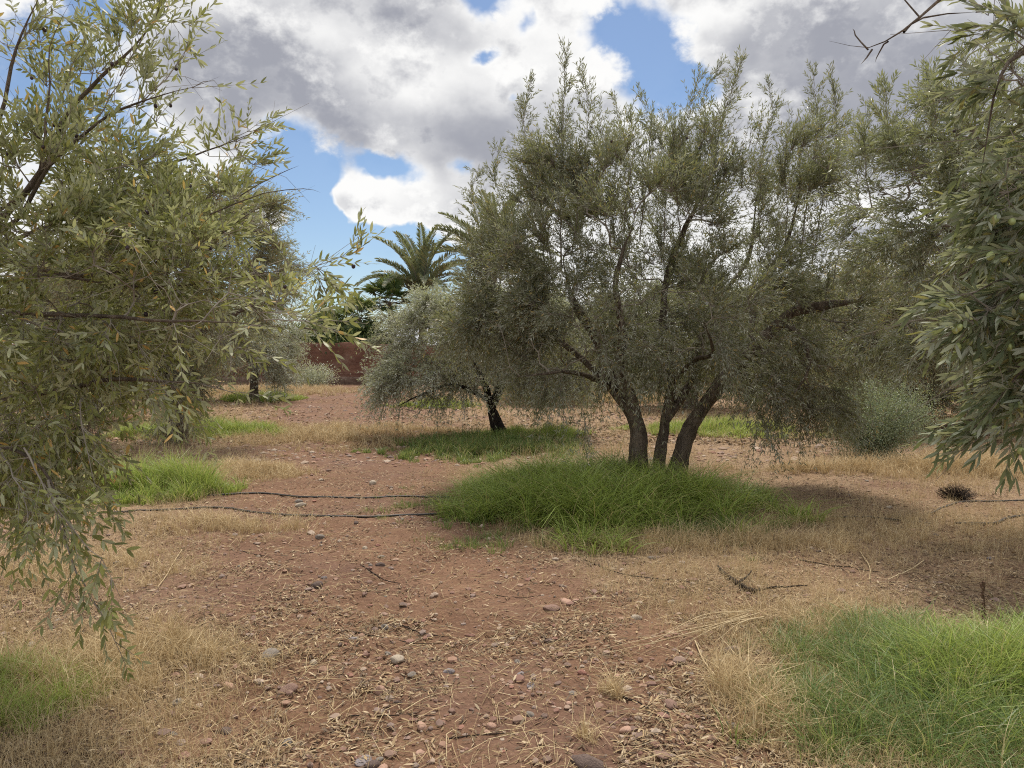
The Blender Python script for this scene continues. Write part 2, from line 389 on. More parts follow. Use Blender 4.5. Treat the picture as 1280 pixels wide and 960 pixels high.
def make_tree(label, base, limbs, blobs, n_targets, n_twigs, leaf_m, name='olive_tree', cat='olive tree', group=None, bark=None,
              twig_len=(.25, .5), stations=7, leaf=(.045, .07), wid=.2, hi=False, up=.25, droop=.25, out_k=.5, pull=(0, 0, 0), upz=None, gapf=2.6, thin=None, bare=0, along=(.7, 1.2), side=(.35, .7),
              whips=(), whip_twigs=26, twig_geo=True, twig_r=.0016, min_z=.12, olives=None, extra_twigs=0, tip_r=.0028, trunk_k=12, leaf_frac=1.0):
    base = np.asarray(base, float); bark = bark or M_BARK
    root = empty(name, base); tag(root, label, cat, group)
    pos, par, rad_fix = [], [], []
    def addn(p, pa, r=0.0): pos.append(np.asarray(p, float)); par.append(pa); rad_fix.append(r); return len(pos) - 1
    mats_l = bark
    for li, (kind, pts, r0, r1) in enumerate(limbs):
        sp = spline(pts, .07); n = len(sp); s = np.linspace(0, 1, n)
        jt = rng.normal(size=(n + 8, 3)); jt = sum(jt[i:i + n] for i in range(9)) / 3.0; jt[0] = 0
        sp = sp + jt * max(.005, min(.012, r0 * .3)) * np.minimum(1, s * 6)[:, None]
        rr = r0 * (1 - s) + r1 * s; rr = rr * (.12 + .88 * np.clip((1 - s) / .22, 0, 1))
        if kind == 'trunk': rr = rr * (1 + .60 * np.exp(-s * n * .07 / .16))
        V, Qd = tube(sp, rr, trunk_k if r0 > .02 else 6, gnarl=.26 if r0 > .03 else 0, seed=li)
        link(kind, mesh_from(kind, V - base, Qd, smooth=True), mats_l, root)
        prev = -1
        for q, p in enumerate(sp):
            if q > n * (.45 if kind == 'trunk' else .12): prev = addn(p, prev if prev >= 0 else -1, rr[q])
    limb_n = len(pos)
    tg = blobs_sample(blobs, n_targets); tg = tg[tg[:, 2] > min_z]
    LP = np.array(pos); dl = np.array([np.min(np.linalg.norm(LP - q, axis=1)) for q in tg]); tg = tg[np.argsort(dl)]
    cap = limb_n + len(tg) * 14; A = np.zeros((cap, 3)); A[:limb_n] = LP; cnt = limb_n
    for q in tg:
        dv = q - A[:cnt]; dist = np.linalg.norm(dv, axis=1)
        cost = dist + .35 * np.maximum(0, A[:cnt, 2] - q[2])
        j = int(np.argmin(cost)); D = dist[j]
        if D < .05: continue
        k = min(12, max(2, int(D / .13))); p0 = A[j].copy()
        pd = unit(A[j] - A[par[j]]) if par[j] >= 0 else np.array([0, 0, 1.])
        c1 = p0 + pd * D * .33 + np.array([0, 0, .06 * D]); c2 = q - unit(q - p0) * D * .3 + np.array([0, 0, .12 * D])
        prev = j
        for s in (np.arange(k) + 1) / k:
            pp_ = (1 - s) ** 3 * p0 + 3 * (1 - s) ** 2 * s * c1 + 3 * (1 - s) * s * s * c2 + s ** 3 * q
            if s < 1: pp_ = pp_ + rng.normal(size=3) * .012
            A[cnt] = pp_; par.append(prev); pos.append(pp_); rad_fix.append(0); prev = cnt; cnt += 1
    A = A[:cnt]; par_a = np.array(par)
    count = np.zeros(cnt); kids = np.bincount(par_a[par_a >= 0], minlength=cnt)
    count[kids == 0] = 1
    for i in range(cnt - 1, limb_n - 1, -1):
        if par_a[i] >= 0: count[par_a[i]] += count[i]
    rad = tip_r * np.sqrt(np.maximum(count, 1)) * 1.15
    rad[:limb_n] = np.minimum(np.maximum(rad_fix[:limb_n], .003), .02) if limb_n else 0
    br = np.arange(limb_n, cnt); pa = par_a[br]
    rb = rad[br]; ra = np.minimum(rad[pa], rb * 1.6)
    parts = []
    Vb, Qb = edge_tubes(A[pa], A[br], ra, rb, 5 if hi else 4); parts.append((Vb, Qb)); nb = len(Qb)
    # twigs
    elig = br[count[br] <= 5]; cen = np.average(A[br], axis=0)
    q_ = A[elig]; cl = vn(q_[:, 0] * gapf + 3.3 + q_[:, 2] * gapf * .37, q_[:, 1] * gapf + 7.7 - q_[:, 2] * gapf * .29) * .5 + vn(q_[:, 0] * gapf * .6 + 50, q_[:, 2] * gapf + 11) * .5
    cw = np.clip((cl - .33) * 6, .04, 1)
    if thin is not None: cw = np.where((np.abs(q_[:, 0] - thin[0]) < thin[1]) & (q_[:, 1] < thin[2]) & (q_[:, 2] < thin[3]), cw * thin[4], cw)
    st_i = rng.choice(elig, n_twigs, p=cw / cw.sum()); sp0 = A[st_i]; ed = unit(A[st_i] - A[par_a[st_i]])
    wp, wd = [], []
    wl = []
    for (pts, r0, nt_) in whips:                       # long upright shoots with their own side twigs
        sp = spline(pts, .06); n = len(sp); s = np.linspace(0, 1, n)
        sp[1:-1] += rng.normal(size=(n - 2, 3)) * .004
        V, Qd = tube(sp, r0 * (1 - .8 * s), 5); parts.append((V, Qd)); nb += len(Qd)
        k = rng.integers(int(n * .12), n, nt_); wp.append(sp[k]); td = unit(np.gradient(sp, axis=0))[k]
        wd.append(unit(td * .9 + rng.normal(size=td.shape) * .45)); wl.append(((.10 + .26 * (1 - k / n)) + .06) * (1 if r0 > .0055 else .8))
    outv = unit(sp0 - cen)
    kz = np.ones(len(sp0)) if upz is None else np.clip((sp0[:, 2] - upz[0]) / (upz[1] - upz[0]), 0, 1)
    upv = up if upz is None else (-.25 + (up + .25) * kz)
    tdir = ed * .55 + outv * out_k + rng.normal(size=sp0.shape) * .45 + np.array(pull); tdir[:, 2] += upv; tdir = unit(tdir)
    TL = rng.uniform(*twig_len, len(sp0))
    dro = np.full(len(sp0), droop) * rng.uniform(.2, 1.6, len(sp0)) * (1 if upz is None else 1 - .9 * kz)
    if wp:
        wp = np.concatenate(wp); wd = np.concatenate(wd); wl = np.concatenate(wl)
        sp0 = np.concatenate([sp0, wp]); tdir = np.concatenate([tdir, wd]); TL = np.concatenate([TL, wl]); dro = np.concatenate([dro, np.zeros(len(wp))])
    def tp(s): return sp0 + tdir * (TL * s)[:, None] - np.array([0, 0, 1.]) * (TL * dro * s * s)[:, None]
    if twig_geo:
        for s0, s1 in ((0, .35), (.35, .7), (.7, 1.0)):
            r_a = np.full(len(sp0), twig_r * (1.3 - s0)); r_b = np.full(len(sp0), twig_r * (1.3 - s1))
            V, Qd = edge_tubes(tp(s0), tp(s1), r_a, r_b, 3); parts.append((V, Qd)); nb += len(Qd)
    if bare:
        bi = rng.choice(elig, bare); B0 = A[bi]; bd = unit(unit(A[bi] - A[par_a[bi]]) * .7 + unit(B0 - cen) * .5 + rng.normal(size=B0.shape) * .45); BL = rng.uniform(.18, .5, bare); B1 = B0 + bd * BL[:, None] * .5
        bd2 = unit(bd + rng.normal(size=bd.shape) * .25 + [0, 0, -.1]); B2 = B1 + bd2 * BL[:, None] * .5; f_ = np.full(bare, 1.0)
        for a_, b_, r1_, r2_ in ((B0, B1, .0018, .0013), (B1, B2, .0013, .0007)):
            V, Qd = edge_tubes(a_, b_, f_ * r1_, f_ * r2_, 3); parts.append((V, Qd)); nb += len(Qd)
        k_ = rng.random(bare) < .6; bd3 = unit(bd + rng.normal(size=bd.shape) * .6); V, Qd = edge_tubes(B1[k_], (B1 + bd3 * BL[:, None] * .35)[k_], f_[k_] * .001, f_[k_] * .0006, 3); parts.append((V, Qd)); nb += len(Qd)
    # leaves in opposite pairs
    lb, ld, ln = [], [], []
    for k in range(stations):
        s = .12 + .88 * (k + rng.random(len(sp0)) * .6) / stations
        p_ = sp0 + tdir * (TL * s)[:, None] - np.array([0, 0, 1.]) * (TL * dro * s * s)[:, None]
        td = unit(tdir - np.array([0, 0, 1.]) * (2 * dro * s)[:, None])
        u, v = frames(td)
        for sg in (1, -1):
            if leaf_frac < 1: keep = rng.random(len(p_)) < leaf_frac
            else: keep = slice(None)
            dd = unit(td * rng.uniform(*along, (len(td), 1)) + u * sg * rng.uniform(*side, (len(td), 1)) + rng.normal(size=td.shape) * .16)
            nn = unit(np.cross(dd, v * 0 + np.cross(dd, v + np.array([0, 0, .8]))) * -1)
            lb.append(p_[keep]); ld.append(dd[keep]); ln.append(nn[keep])
    lb = np.concatenate(lb); ld = np.concatenate(ld); ln = np.concatenate(ln)
    ok = lb[:, 2] > .03; lb, ld, ln = lb[ok], ld[ok], ln[ok]
    LL = rng.uniform(*leaf, len(lb)); WW = LL * rng.uniform(wid * .85, wid * 1.2, len(lb))
    Vl, Ql = leaves(lb, ld, ln, LL, WW, hi); parts.append((Vl, Ql))
    V, Qa = fan(parts); mi = np.zeros(len(Qa), int); mi[nb:] = 1
    link('crown', mesh_from('crown', V - base, Qa, midx=mi), [M_TWIG, leaf_m], root)
    if olives:
        n_o, mat_o, r_o, sel = olives
        ends = tp(.55 + .3 * rng.random()); c_ = sel(ends) if sel else np.ones(len(ends), bool); ends = ends[c_]
        if len(ends):
            ends = ends[np.argsort(ends[:, 1])[:n_o * 3]] if mat_o == 'green' else ends
            ends = ends[rng.choice(len(ends), min(n_o, len(ends)), replace=False)]
            for e in ends:
                o = bpy.data.objects.new('olive', OLIVE[mat_o]); COL.objects.link(o); o.parent = root
                o.location = e - base + np.array([0, 0, -.018]); sc_ = r_o * rng.uniform(.75, 1.1); o.scale = (sc_, sc_, sc_ * 1.2)
                o.rotation_euler = rng.uniform(-.5, .5, 3)
    return root

def uv_ball(nu=10, nv=7):
    V, Q_, T_ = [[0, 0, 1]], [], []
    for i in range(1, nv):
        for j in range(nu):
            a_, b_ = math.pi * i / nv, 2 * math.pi * j / nu; V.append([math.sin(a_) * math.cos(b_), math.sin(a_) * math.sin(b_), math.cos(a_)])
    V.append([0, 0, -1]); L = len(V) - 1
    for j in range(nu):
        T_.append([0, 1 + j, 1 + (j + 1) % nu]); T_.append([L, 1 + (nv - 2) * nu + (j + 1) % nu, 1 + (nv - 2) * nu + j])
    for i in range(nv - 2):
        for j in range(nu): Q_.append([1 + i * nu + j, 1 + (i + 1) * nu + j, 1 + (i + 1) * nu + (j + 1) % nu, 1 + i * nu + (j + 1) % nu])
    return np.array(V, float), np.array(Q_), np.array(T_)
OLIVE = {}
for key, mm in (('green', M_OLIVE_G), ('ripe', M_OLIVE_B)):
    V, Q_, T_ = uv_ball(); me = mesh_from('olive', V, Q_, T_, smooth=True); me.materials.append(mm); OLIVE[key] = me

def line(pts, Y):
    """Polyline given as (px, py[, dY]) around distance Y."""
    return [P(p[0], p[1], Y + (p[2] if len(p) > 2 else 0)) for p in pts]

# ---- main olive tree on its grass island
Y0 = 9.1
b0 = gpt(826, 611, -.02); Y0 = b0[1]
limbs = [
 ('trunk', line([(799, 616, -.05), (799, 575, -.05), (798, 545, -.05), (786, 512, 0), (766, 488, .1), (752, 450, .1), (738, 412, .15), (716, 378, .1), (702, 330, 0)], Y0), .112, .035),
 ('trunk', line([(826, 616, .12), (825, 575, .15), (831, 530, .2), (838, 480, .3), (828, 410, .4), (833, 340, .5), (862, 275, .5), (890, 210, .4)], Y0), .068, .025),
 ('trunk', line([(840, 618, 0), (847, 585, 0), (857, 550, 0), (876, 512, 0), (908, 470, -.1), (946, 432, -.2), (972, 405, -.2), (1000, 386, -.2), (1060, 380, -.3), (1115, 374, -.4)], Y0), .098, .034),
 ('limb', line([(797, 535, -.05), (788, 500, -.1), (776, 462, -.2), (780, 420, -.35), (772, 350, -.5), (790, 280, -.6)], Y0), .07, .02),
 ('limb', line([(768, 490, .1), (735, 455, .3), (700, 428, .5), (650, 400, .6), (600, 385, .6)], Y0), .045, .015),
 ('limb', line([(833, 525, .2), (868, 470, .5), (885, 400, .8), (930, 330, 1.0), (948, 240, .9)], Y0), .05, .018),
 ('limb', line([(940, 438, -.2), (945, 380, .1), (980, 310, .3), (1005, 230, .3)], Y0), .045, .015),
 ('limb', line([(975, 405, -.2), (1000, 420, -.5), (1010, 455, -.8), (985, 500, -.9)], Y0), .03, .012),
 ('limb', line([(765, 480, .1), (730, 470, -.4), (690, 465, -.9), (650, 470, -1.1)], Y0), .035, .012),
 ('limb', line([(838, 480, .3), (870, 450, -.3), (890, 440, -1.0), (880, 400, -1.5)], Y0), .035, .012),
]
D = 1.3
blobs = [pb(640, 385, 75, 70, Y0, D, 1.3), pb(615, 325, 42, 58, Y0 + .3, 1.0, .9), pb(600, 410, 50, 44, Y0 + .3, .9, 1.2), pb(690, 300, 60, 90, Y0, D), pb(680, 215, 40, 60, Y0, .5, .5),
         pb(760, 270, 60, 90, Y0, D, .85), pb(850, 260, 70, 90, Y0, D, .9), pb(900, 190, 50, 60, Y0, .9, .7), pb(960, 260, 60, 90, Y0, D, .8), pb(1020, 230, 40, 80, Y0, .9, .6),
         pb(880, 400, 130, 85, Y0, 1.7, 1.5), pb(740, 415, 120, 85, Y0, 1.6, 1.5), pb(1010, 400, 70, 100, Y0, 1.2, 1.3), pb(985, 485, 60, 56, Y0 - .4, .8, 1.3), pb(958, 545, 34, 30, Y0 - .5, .5, .8), pb(1020, 520, 40, 40, Y0 - .5, .5, 1.2),
         pb(690, 468, 60, 26, Y0 - .2, .7, .8), pb(890, 465, 60, 26, Y0 - .3, .7, .6), pb(738, 532, 20, 18, Y0 - .6, .3, .9), pb(1055, 400, 30, 60, Y0, .8, .5), pb(1045, 470, 34, 50, Y0 - .3, .6, .8)]
wh = [(line(p, Y0), r, n) for p, r, n in [
 ([(702, 340), (701, 260), (704, 170), (706, 62)], .011, 110), ([(690, 330), (672, 240, .2), (655, 160, .3), (664, 100, .4)], .009, 70),
 ([(715, 320), (728, 220, -.2), (735, 140, -.3), (728, 90, -.3)], .008, 60), ([(770, 320), (765, 240, .4), (775, 180, .5), (770, 128, .5)], .008, 60),
 ([(800, 300), (808, 220), (812, 160), (800, 118)], .008, 65), ([(850, 290), (845, 210, -.3), (858, 150, -.4), (872, 100, -.4)], .008, 60),
 ([(890, 215), (900, 160), (915, 110), (926, 80)], .008, 80), ([(890, 220), (888, 170, .3), (880, 120, .4), (898, 88, .4)], .007, 50),
 ([(950, 250), (952, 190), (965, 150), (962, 108)], .007, 50), ([(1000, 330), (1010, 240), (1022, 160), (1016, 92)], .010, 90),
 ([(1015, 330), (1030, 240, .2), (1045, 160, .3), (1040, 96, .3)], .009, 80), ([(1040, 360), (1060, 260), (1080, 190), (1082, 130)], .008, 60),
 ([(620, 360), (600, 290), (590, 240), (598, 215)], .007, 50), ([(640, 330), (630, 260, .3), (618, 220, .3), (622, 190, .3)], .007, 45),
 ([(720, 300), (740, 230, .5), (752, 190, .5), (750, 140, .5)], .007, 45), ([(980, 330), (984, 250, -.4), (978, 200, -.5), (990, 150, -.5)], .007, 45),
 ([(830, 300), (832, 230, .5), (826, 180, .6), (836, 135, .6)], .007, 45), ([(780, 290), (786, 225, -.5), (792, 180, -.5), (786, 140, -.5)], .007, 45)]]
make_tree('largest olive tree, three dark trunks rising from the tall green grass island', b0, limbs, blobs, 850, 13500, M_LEAF,
          group='olive trees of the grove', whips=wh, up=.55, droop=.45, upz=(1.3, 2.7), bare=900, thin=(b0[0] + .0, 1.05, b0[1] + .25, 2.2, .36), olives=(60, 'ripe', .012, lambda e: e[:, 2] > 2.9), leaf=(.042, .068), stations=7)

# ---- left foreground tree: trunk just outside the frame, branches reaching in
YL = 3.7
bl = np.array([-4.1, 4.0, float(height(-4.1, 4.0)) - .03])
LT = lambda *a, Y=YL: line(a, Y)
limbs = [
 ('trunk', [bl, bl + [.05, 0, .5], bl + [.25, -.05, 1.0], bl + [.45, -.1, 1.5], bl + [.7, -.1, 2.1]], .14, .06),
 ('limb', [bl + [.25, -.05, 1.0]] + LT((-60, 520), (60, 490, -.1), (140, 475, -.2), (250, 478, -.3), (330, 500, -.4)), .03, .003),
 ('limb', [bl + [.45, -.1, 1.5]] + LT((-50, 400), (60, 395, -.2), (180, 400, -.4), (300, 402, -.6), (385, 412, -.7)), .022, .002),
 ('limb', [bl + [.5, -.1, 1.7]] + LT((-40, 330, .4), (100, 345, .3), (230, 315, .2), (320, 262, .1), (395, 235, .1)), .022, .0015),
 ('limb', [bl + [.7, -.1, 2.1]] + LT((-40, 300, .3), (50, 215, .3), (85, 140, .3), (130, 95, .3), (190, 30, .3), (205, -20, .3)), .026, .003),
 ('limb', [bl + [.7, -.1, 2.1]] + LT((0, 290, .1), (60, 205, .1), (120, 150, .1), (180, 125, .0), (240, 110, .0), (275, 98, .0)), .020, .002),
 ('limb', [bl + [.6, -.1, 1.9]] + LT((-20, 310, .5), (80, 270, .6), (180, 220, .7), (260, 190, .8), (320, 165, .8), (360, 142, .8)), .018, .0015),
 ('limb', [bl + [.7, -.1, 2.1]] + LT((-60, 230, 0), (0, 150, 0), (20, 60, 0), (60, -30, 0)), .02, .004),
 ('limb', [bl + [.7, -.1, 2.1]] + LT((20, 250, -.1), (60, 130, -.1), (62, 60, -.1), (90, 0, -.1)), .016, .003),
 ('limb', [bl + [.2, -.05, .95]] + LT((-60, 560, -.3), (10, 560, -.5), (60, 600, -.7), (85, 690, -.8), (135, 780, -.8)), .02, .002),
 ('limb', [bl + [.5, -.1, 1.6]] + LT((0, 350, .2), (180, 360, .1), (300, 345, .0), (370, 335, 0), (440, 325, 0)), .016, .0012),
 ('limb', LT((262, 268, .1), (330, 240, .1), (380, 233, .1), (402, 238, .1)), .004, .001), ('limb', LT((300, 245, .1), (345, 222, .12), (375, 208, .12)), .003, .001), ('limb', LT((380, 410, -.7), (420, 412, -.72), (470, 428, -.72)), .003, .001),
]
blobs = [pb(60, 330, 110, 110, YL, .7, .9), pb(180, 330, 110, 70, YL, .7, 1.0), pb(270, 370, 90, 50, YL - .3, .5), pb(220, 250, 90, 55, YL + .4, .5, .7), pb(60, 210, 90, 60, YL + .2, .6, .45),
         pb(40, 90, 70, 60, YL + .2, .5, .22), pb(130, 70, 60, 60, YL + .3, .4, .25), pb(190, 40, 30, 50, YL + .3, .2, .5), pb(180, 125, 60, 30, YL + .1, .2, .35), pb(290, 190, 45, 34, YL + .6, .3, .5), pb(70, 430, 110, 50, YL - .2, .6), pb(250, 425, 90, 30, YL - .3, .4, .7),
         pb(50, 540, 60, 60, YL - .4, .4, 1.0), pb(30, 615, 60, 30, YL - .6, .3, .9), pb(90, 680, 26, 40, YL - .8, .2, .15), pb(128, 770, 16, 30, YL - .8, .12, .3), pb(325, 395, 44, 24, YL - .6, .3, .9), pb(400, 345, 20, 10, YL, .12, .2), pb(-40, 450, 80, 170, YL, .6, .8), pb(20, 560, 60, 60, YL + .3, .5, .9), pb(110, 440, 80, 36, YL + .2, .4, .6), pb(200, 490, 60, 20, YL - .2, .4, .12)]
whL = [(LT(*p), r, int(n * .2)) for p, r, n in [(((60, 600, -.7), (85, 690, -.8), (135, 780, -.8), (150, 815, -.8)), .005, 80), (((30, 560, -.7), (75, 640, -.9), (125, 700, -1.0), (150, 745, -1.0)), .004, 70),
  (((0, 560, -.6), (30, 620, -.8), (40, 680, -.9)), .004, 50), (((100, 500, -.5), (110, 570, -.6), (130, 640, -.7)), .003, 40), (((150, 95, .3), (190, 30, .3), (210, -20, .3)), .004, 60), (((185, 60, .35), (215, 25, .35), (225, 60, .35)), .003, 30),
  (((180, 125, 0), (230, 70, .05), (238, 15, .1)), .003, 45), (((120, 150, .1), (160, 80, .15), (170, 20, .2)), .0035, 45), (((60, 205, .1), (80, 110, .15), (110, 40, .2)), .004, 40), (((20, 60, 0), (50, 20, 0), (90, 5, 0)), .003, 35),
  (((240, 110, 0), (268, 100, 0), (275, 125, 0)), .002, 14), (((270, 185, .8), (310, 165, .8), (325, 150, .8)), .003, 30), (((390, 335, 0), (425, 322, 0), (445, 318, 0)), .002, 22), (((330, 400, -.6), (380, 400, -.7), (420, 412, -.7)), .003, 35),
  (((340, 340, 0), (385, 330, 0), (410, 350, 0)), .002, 26), (((-20, 20, .2), (10, 60, .2), (20, 20, .2)), .003, 30), (((250, 480, -.3), (300, 492, -.4), (335, 505, -.4)), .002, 14)]]
make_tree('foreground olive tree at the left edge, yellow-green leaves, one branch hanging to the ground', bl, limbs, blobs, 480, 2900, M_LEAFY,
          group='olive trees of the grove', twig_len=(.14, .32), stations=6, whips=whL, bare=420, leaf=(.034, .058), wid=.26, hi=True, up=.6, upz=(1.2, 2.7), droop=.6, out_k=.35, twig_r=.0013, tip_r=.0014,
          olives=(90, 'ripe', .010, lambda e: (e[:, 2] > 1.75)))

# ---- second tree of the left row
b1 = gpt(222, 556, -.02); Y1 = b1[1]
limbs = [('trunk', line([(220, 562), (222, 510), (218, 460), (212, 400)], Y1), .17, .10), ('limb', line([(218, 470), (170, 400), (120, 340)], Y1), .07, .02),
         ('limb', line([(214, 420), (240, 350, .3), (290, 270, .4)], Y1), .08, .02), ('limb', line([(216, 440), (280, 400, -.4), (340, 370, -.5)], Y1), .06, .02),
         ('limb', line([(214, 420), (200, 330, -.4), (210, 240, -.5)], Y1), .06, .02)]
blobs = [pb(250, 300, 80, 80, Y1, 1.4), pb(300, 280, 55, 60, Y1, 1.0, .9), pb(320, 350, 48, 62, Y1, 1.0, .9), pb(160, 300, 90, 80, Y1, 1.4), pb(220, 400, 110, 60, Y1, 1.3), pb(222, 490, 26, 60, Y1 - .25, .35, 9), pb(100, 380, 70, 60, Y1, 1.2), pb(150, 450, 50, 30, Y1, .8), pb(300, 430, 40, 25, Y1, .7, .7)]
make_tree('olive tree with leafy suckers hiding its trunk, behind the left foreground tree', b1, limbs, blobs, 420, 8500, M_LEAFB, group='olive trees of the grove', up=.2, droop=.4,
          twig_len=(.3, .6), leaf=(.05, .08), twig_r=.003)

# ---- third tree of the left row
b2 = gpt(318, 502, -.02); Y2 = b2[1]
limbs = [('trunk', line([(318, 506), (318, 480), (322, 450)], Y2), .16, .10), ('limb', line([(320, 470), (300, 430), (280, 400)], Y2), .07, .02), ('limb', line([(321, 460), (345, 425), (360, 400)], Y2), .07, .02)]
blobs = [pb(335, 420, 38, 44, Y2, 1.4), pb(300, 420, 50, 45, Y2, 1.5), pb(350, 450, 22, 28, Y2 - .3, .9), pb(320, 380, 36, 24, Y2, 1.0, .7), pb(250, 430, 50, 45, Y2, 1.4)]
silver = make_tree('small silvery olive tree at the far end of the left row, near the earth wall', b2, limbs, blobs, 260, 4200, M_LEAFS, group='olive trees of the grove', up=.1, droop=.5,
          twig_len=(.4, .8), stations=6, leaf=(.07, .11), wid=.24, twig_r=.004)

# ---- silvery tree with the charred stub trunk
b3 = gpt(625, 546, -.02); Y3 = b3[1]
limbs = [('trunk', line([(627, 548), (620, 525), (614, 505)], Y3), .13, .085), ('limb', line([(616, 512), (600, 470), (570, 430), (530, 405)], Y3), .07, .02), ('limb', line([(615, 508), (640, 460), (670, 420)], Y3), .07, .02),
         ('limb', line([(610, 500), (570, 480, -.3), (530, 490, -.5), (490, 512, -.6)], Y3), .04, .012), ('limb', line([(614, 506), (625, 460, .5), (600, 400, .6)], Y3), .06, .02)]
blobs = [pb(515, 410, 55, 30, Y3, 1.1), pb(535, 388, 36, 20, Y3 + .3, .7, .9), pb(590, 410, 75, 52, Y3, 1.3), pb(670, 425, 70, 60, Y3, 1.3), pb(495, 470, 30, 36, Y3 - .2, .8, .9), pb(555, 472, 55, 26, Y3 - .4, .9), pb(690, 468, 50, 24, Y3 - .2, .8, .7), pb(500, 505, 26, 12, Y3 - .5, .3, .5), pb(630, 448, 60, 25, Y3 - .3, .8)]
make_tree('silvery olive tree leaning from a short charred trunk between the path and the largest tree', b3, limbs, blobs, 420, 7500, M_LEAFS, group='olive trees of the grove', bark=M_BARK2, up=.1, droop=.45,
          twig_len=(.3, .6), leaf=(.045, .075), wid=.24, twig_r=.003)

# ---- right tree, second from the camera
b4 = np.array([5.6, 6.9, float(height(5.6, 6.9)) - .03]); Y4 = 6.6
limbs = [('trunk', [b4, b4 + [-.05, 0, .5], b4 + [-.15, 0, 1.1], b4 + [-.2, 0, 1.6]], .16, .09),
         ('limb', [b4 + [-.18, 0, 1.3]] + line([(1300, 340), (1200, 300), (1130, 250)], Y4), .07, .015), ('limb', [b4 + [-.2, 0, 1.6]] + line([(1290, 260, .3), (1230, 180, .3), (1180, 120, .3)], Y4), .06, .012),
         ('limb', [b4 + [-.15, 0, 1.1]] + line([(1300, 400, -.4), (1220, 400, -.6), (1150, 400, -.7)], Y4), .05, .012), ('limb', [b4 + [-.2, 0, 1.6]] + line([(1310, 220, 1), (1290, 160, 1), (1275, 120, 1)], Y4), .04, .008)]
blobs = [pb(1130, 240, 60, 75, Y4, .9), pb(1200, 200, 70, 80, Y4, 1.0), pb(1180, 300, 90, 60, Y4, 1.0), pb(1140, 170, 40, 40, Y4, .6, .7), pb(1270, 200, 80, 120, Y4 + .5, 1.2), pb(1180, 390, 80, 50, Y4, .9, .75), pb(1260, 330, 80, 90, Y4 + .3, 1.2), pb(1200, 130, 40, 30, Y4, .5, .6), pb(1160, 440, 60, 34, Y4 + .3, .5, .7), pb(1125, 330, 40, 50, Y4 + .3, .8, .5), pb(1380, 280, 120, 150, Y4, 1.4)]
wh = [(line(p, Y4), r, n) for p, r, n in [([(1120, 220), (1110, 160), (1108, 120)], .006, 35), ([(1170, 170), (1160, 130), (1165, 98)], .006, 35), ([(1210, 160), (1215, 110), (1205, 70)], .006, 35), ([(1090, 260), (1082, 210), (1080, 165)], .006, 35)]]
make_tree('olive tree with dense grey-green boughs hanging in at the right, behind the nearest olives', b4, limbs, blobs, 520, 6500, M_LEAFG, bare=600, group='olive trees of the grove', whips=wh, up=.3, droop=.4, pull=(-.3, 0, 0),
          twig_len=(.2, .42), stations=7, leaf=(.045, .07), olives=(40, 'ripe', .011, None))

# ---- right foreground tree with green olives
YR = 2.3
b5 = np.array([3.3, 2.6, float(height(3.3, 2.6)) - .03])
limbs = [('trunk', [b5, b5 + [0, 0, .5], b5 + [-.1, 0, 1.1], b5 + [-.2, 0, 1.7], b5 + [-.3, 0, 2.3]], .13, .06),
         ('limb', [b5 + [-.15, 0, 1.4]] + line([(1420, 380, .1), (1320, 350), (1270, 345), (1225, 360), (1190, 385)], YR), .025, .003),
         ('limb', [b5 + [-.2, 0, 1.7]] + line([(1400, 100, .2), (1300, 60, .1), (1250, 90), (1232, 180), (1222, 250)], YR), .022, .003),
         ('limb', [b5 + [-.3, 0, 2.3]] + line([(1380, -120), (1250, -60), (1180, -5), (1130, 40), (1090, 62), (1040, 50)], YR), .022, .002),
         ('limb', line([(1090, 62), (1075, 80, -.02)], YR), .003, .0015), ('limb', line([(1130, 40), (1160, 20, .05), (1225, 15, .1)], YR), .004, .0015), ('limb', line([(1085, 62), (1070, 45, .03), (1066, 34, .03)], YR), .003, .001),
         ('limb', line([(1150, 22), (1128, -2, .05), (1110, -14, .05)], YR), .003, .001), ('limb', line([(1110, 52), (1098, 70, .05), (1090, 84, .05)], YR), .003, .001),
         ('limb', [b5 + [-.1, 0, 1.1]] + line([(1420, 470), (1320, 440), (1270, 470, -.05), (1230, 520, -.1), (1200, 550, -.1)], YR), .015, .002),
         ('limb', [b5 + [-.2, 0, 1.7]] + line([(1380, 180), (1300, 200, .2), (1260, 240, .25), (1210, 290, .3)], YR), .015, .003)]
blobs = [pb(1270, 390, 50, 28, YR, .12, 1.1), pb(1235, 395, 28, 20, YR, .10, 1.0), pb(1280, 460, 45, 35, YR, .15, .8), pb(1262, 200, 22, 60, YR + .1, .12, .8), pb(1278, 120, 36, 90, YR + .1, .18, 1.2), pb(1268, 30, 34, 34, YR + .15, .15, 1.0), pb(1262, 270, 30, 36, YR + .1, .15, .5), pb(1245, 520, 36, 14, YR, .1, .5), pb(1350, 300, 60, 260, YR + .1, .4, .5)]
make_tree('nearest olive tree at the right edge, carrying plump green olives and one bare twig overhead', b5, limbs, blobs, 200, 760, M_LEAFD, bare=60, group='olive trees of the grove', twig_len=(.10, .2), stations=7, pull=(-.8, 0, -.15), along=(.9, 1.3), side=(.25, .55),
          leaf=(.040, .064), wid=.19, hi=True, up=-.05, droop=.3, out_k=.1, twig_r=.0012, tip_r=.0012, olives=(34, 'green', .0115, lambda e: (e[:, 0] / e[:, 1] < .72)))

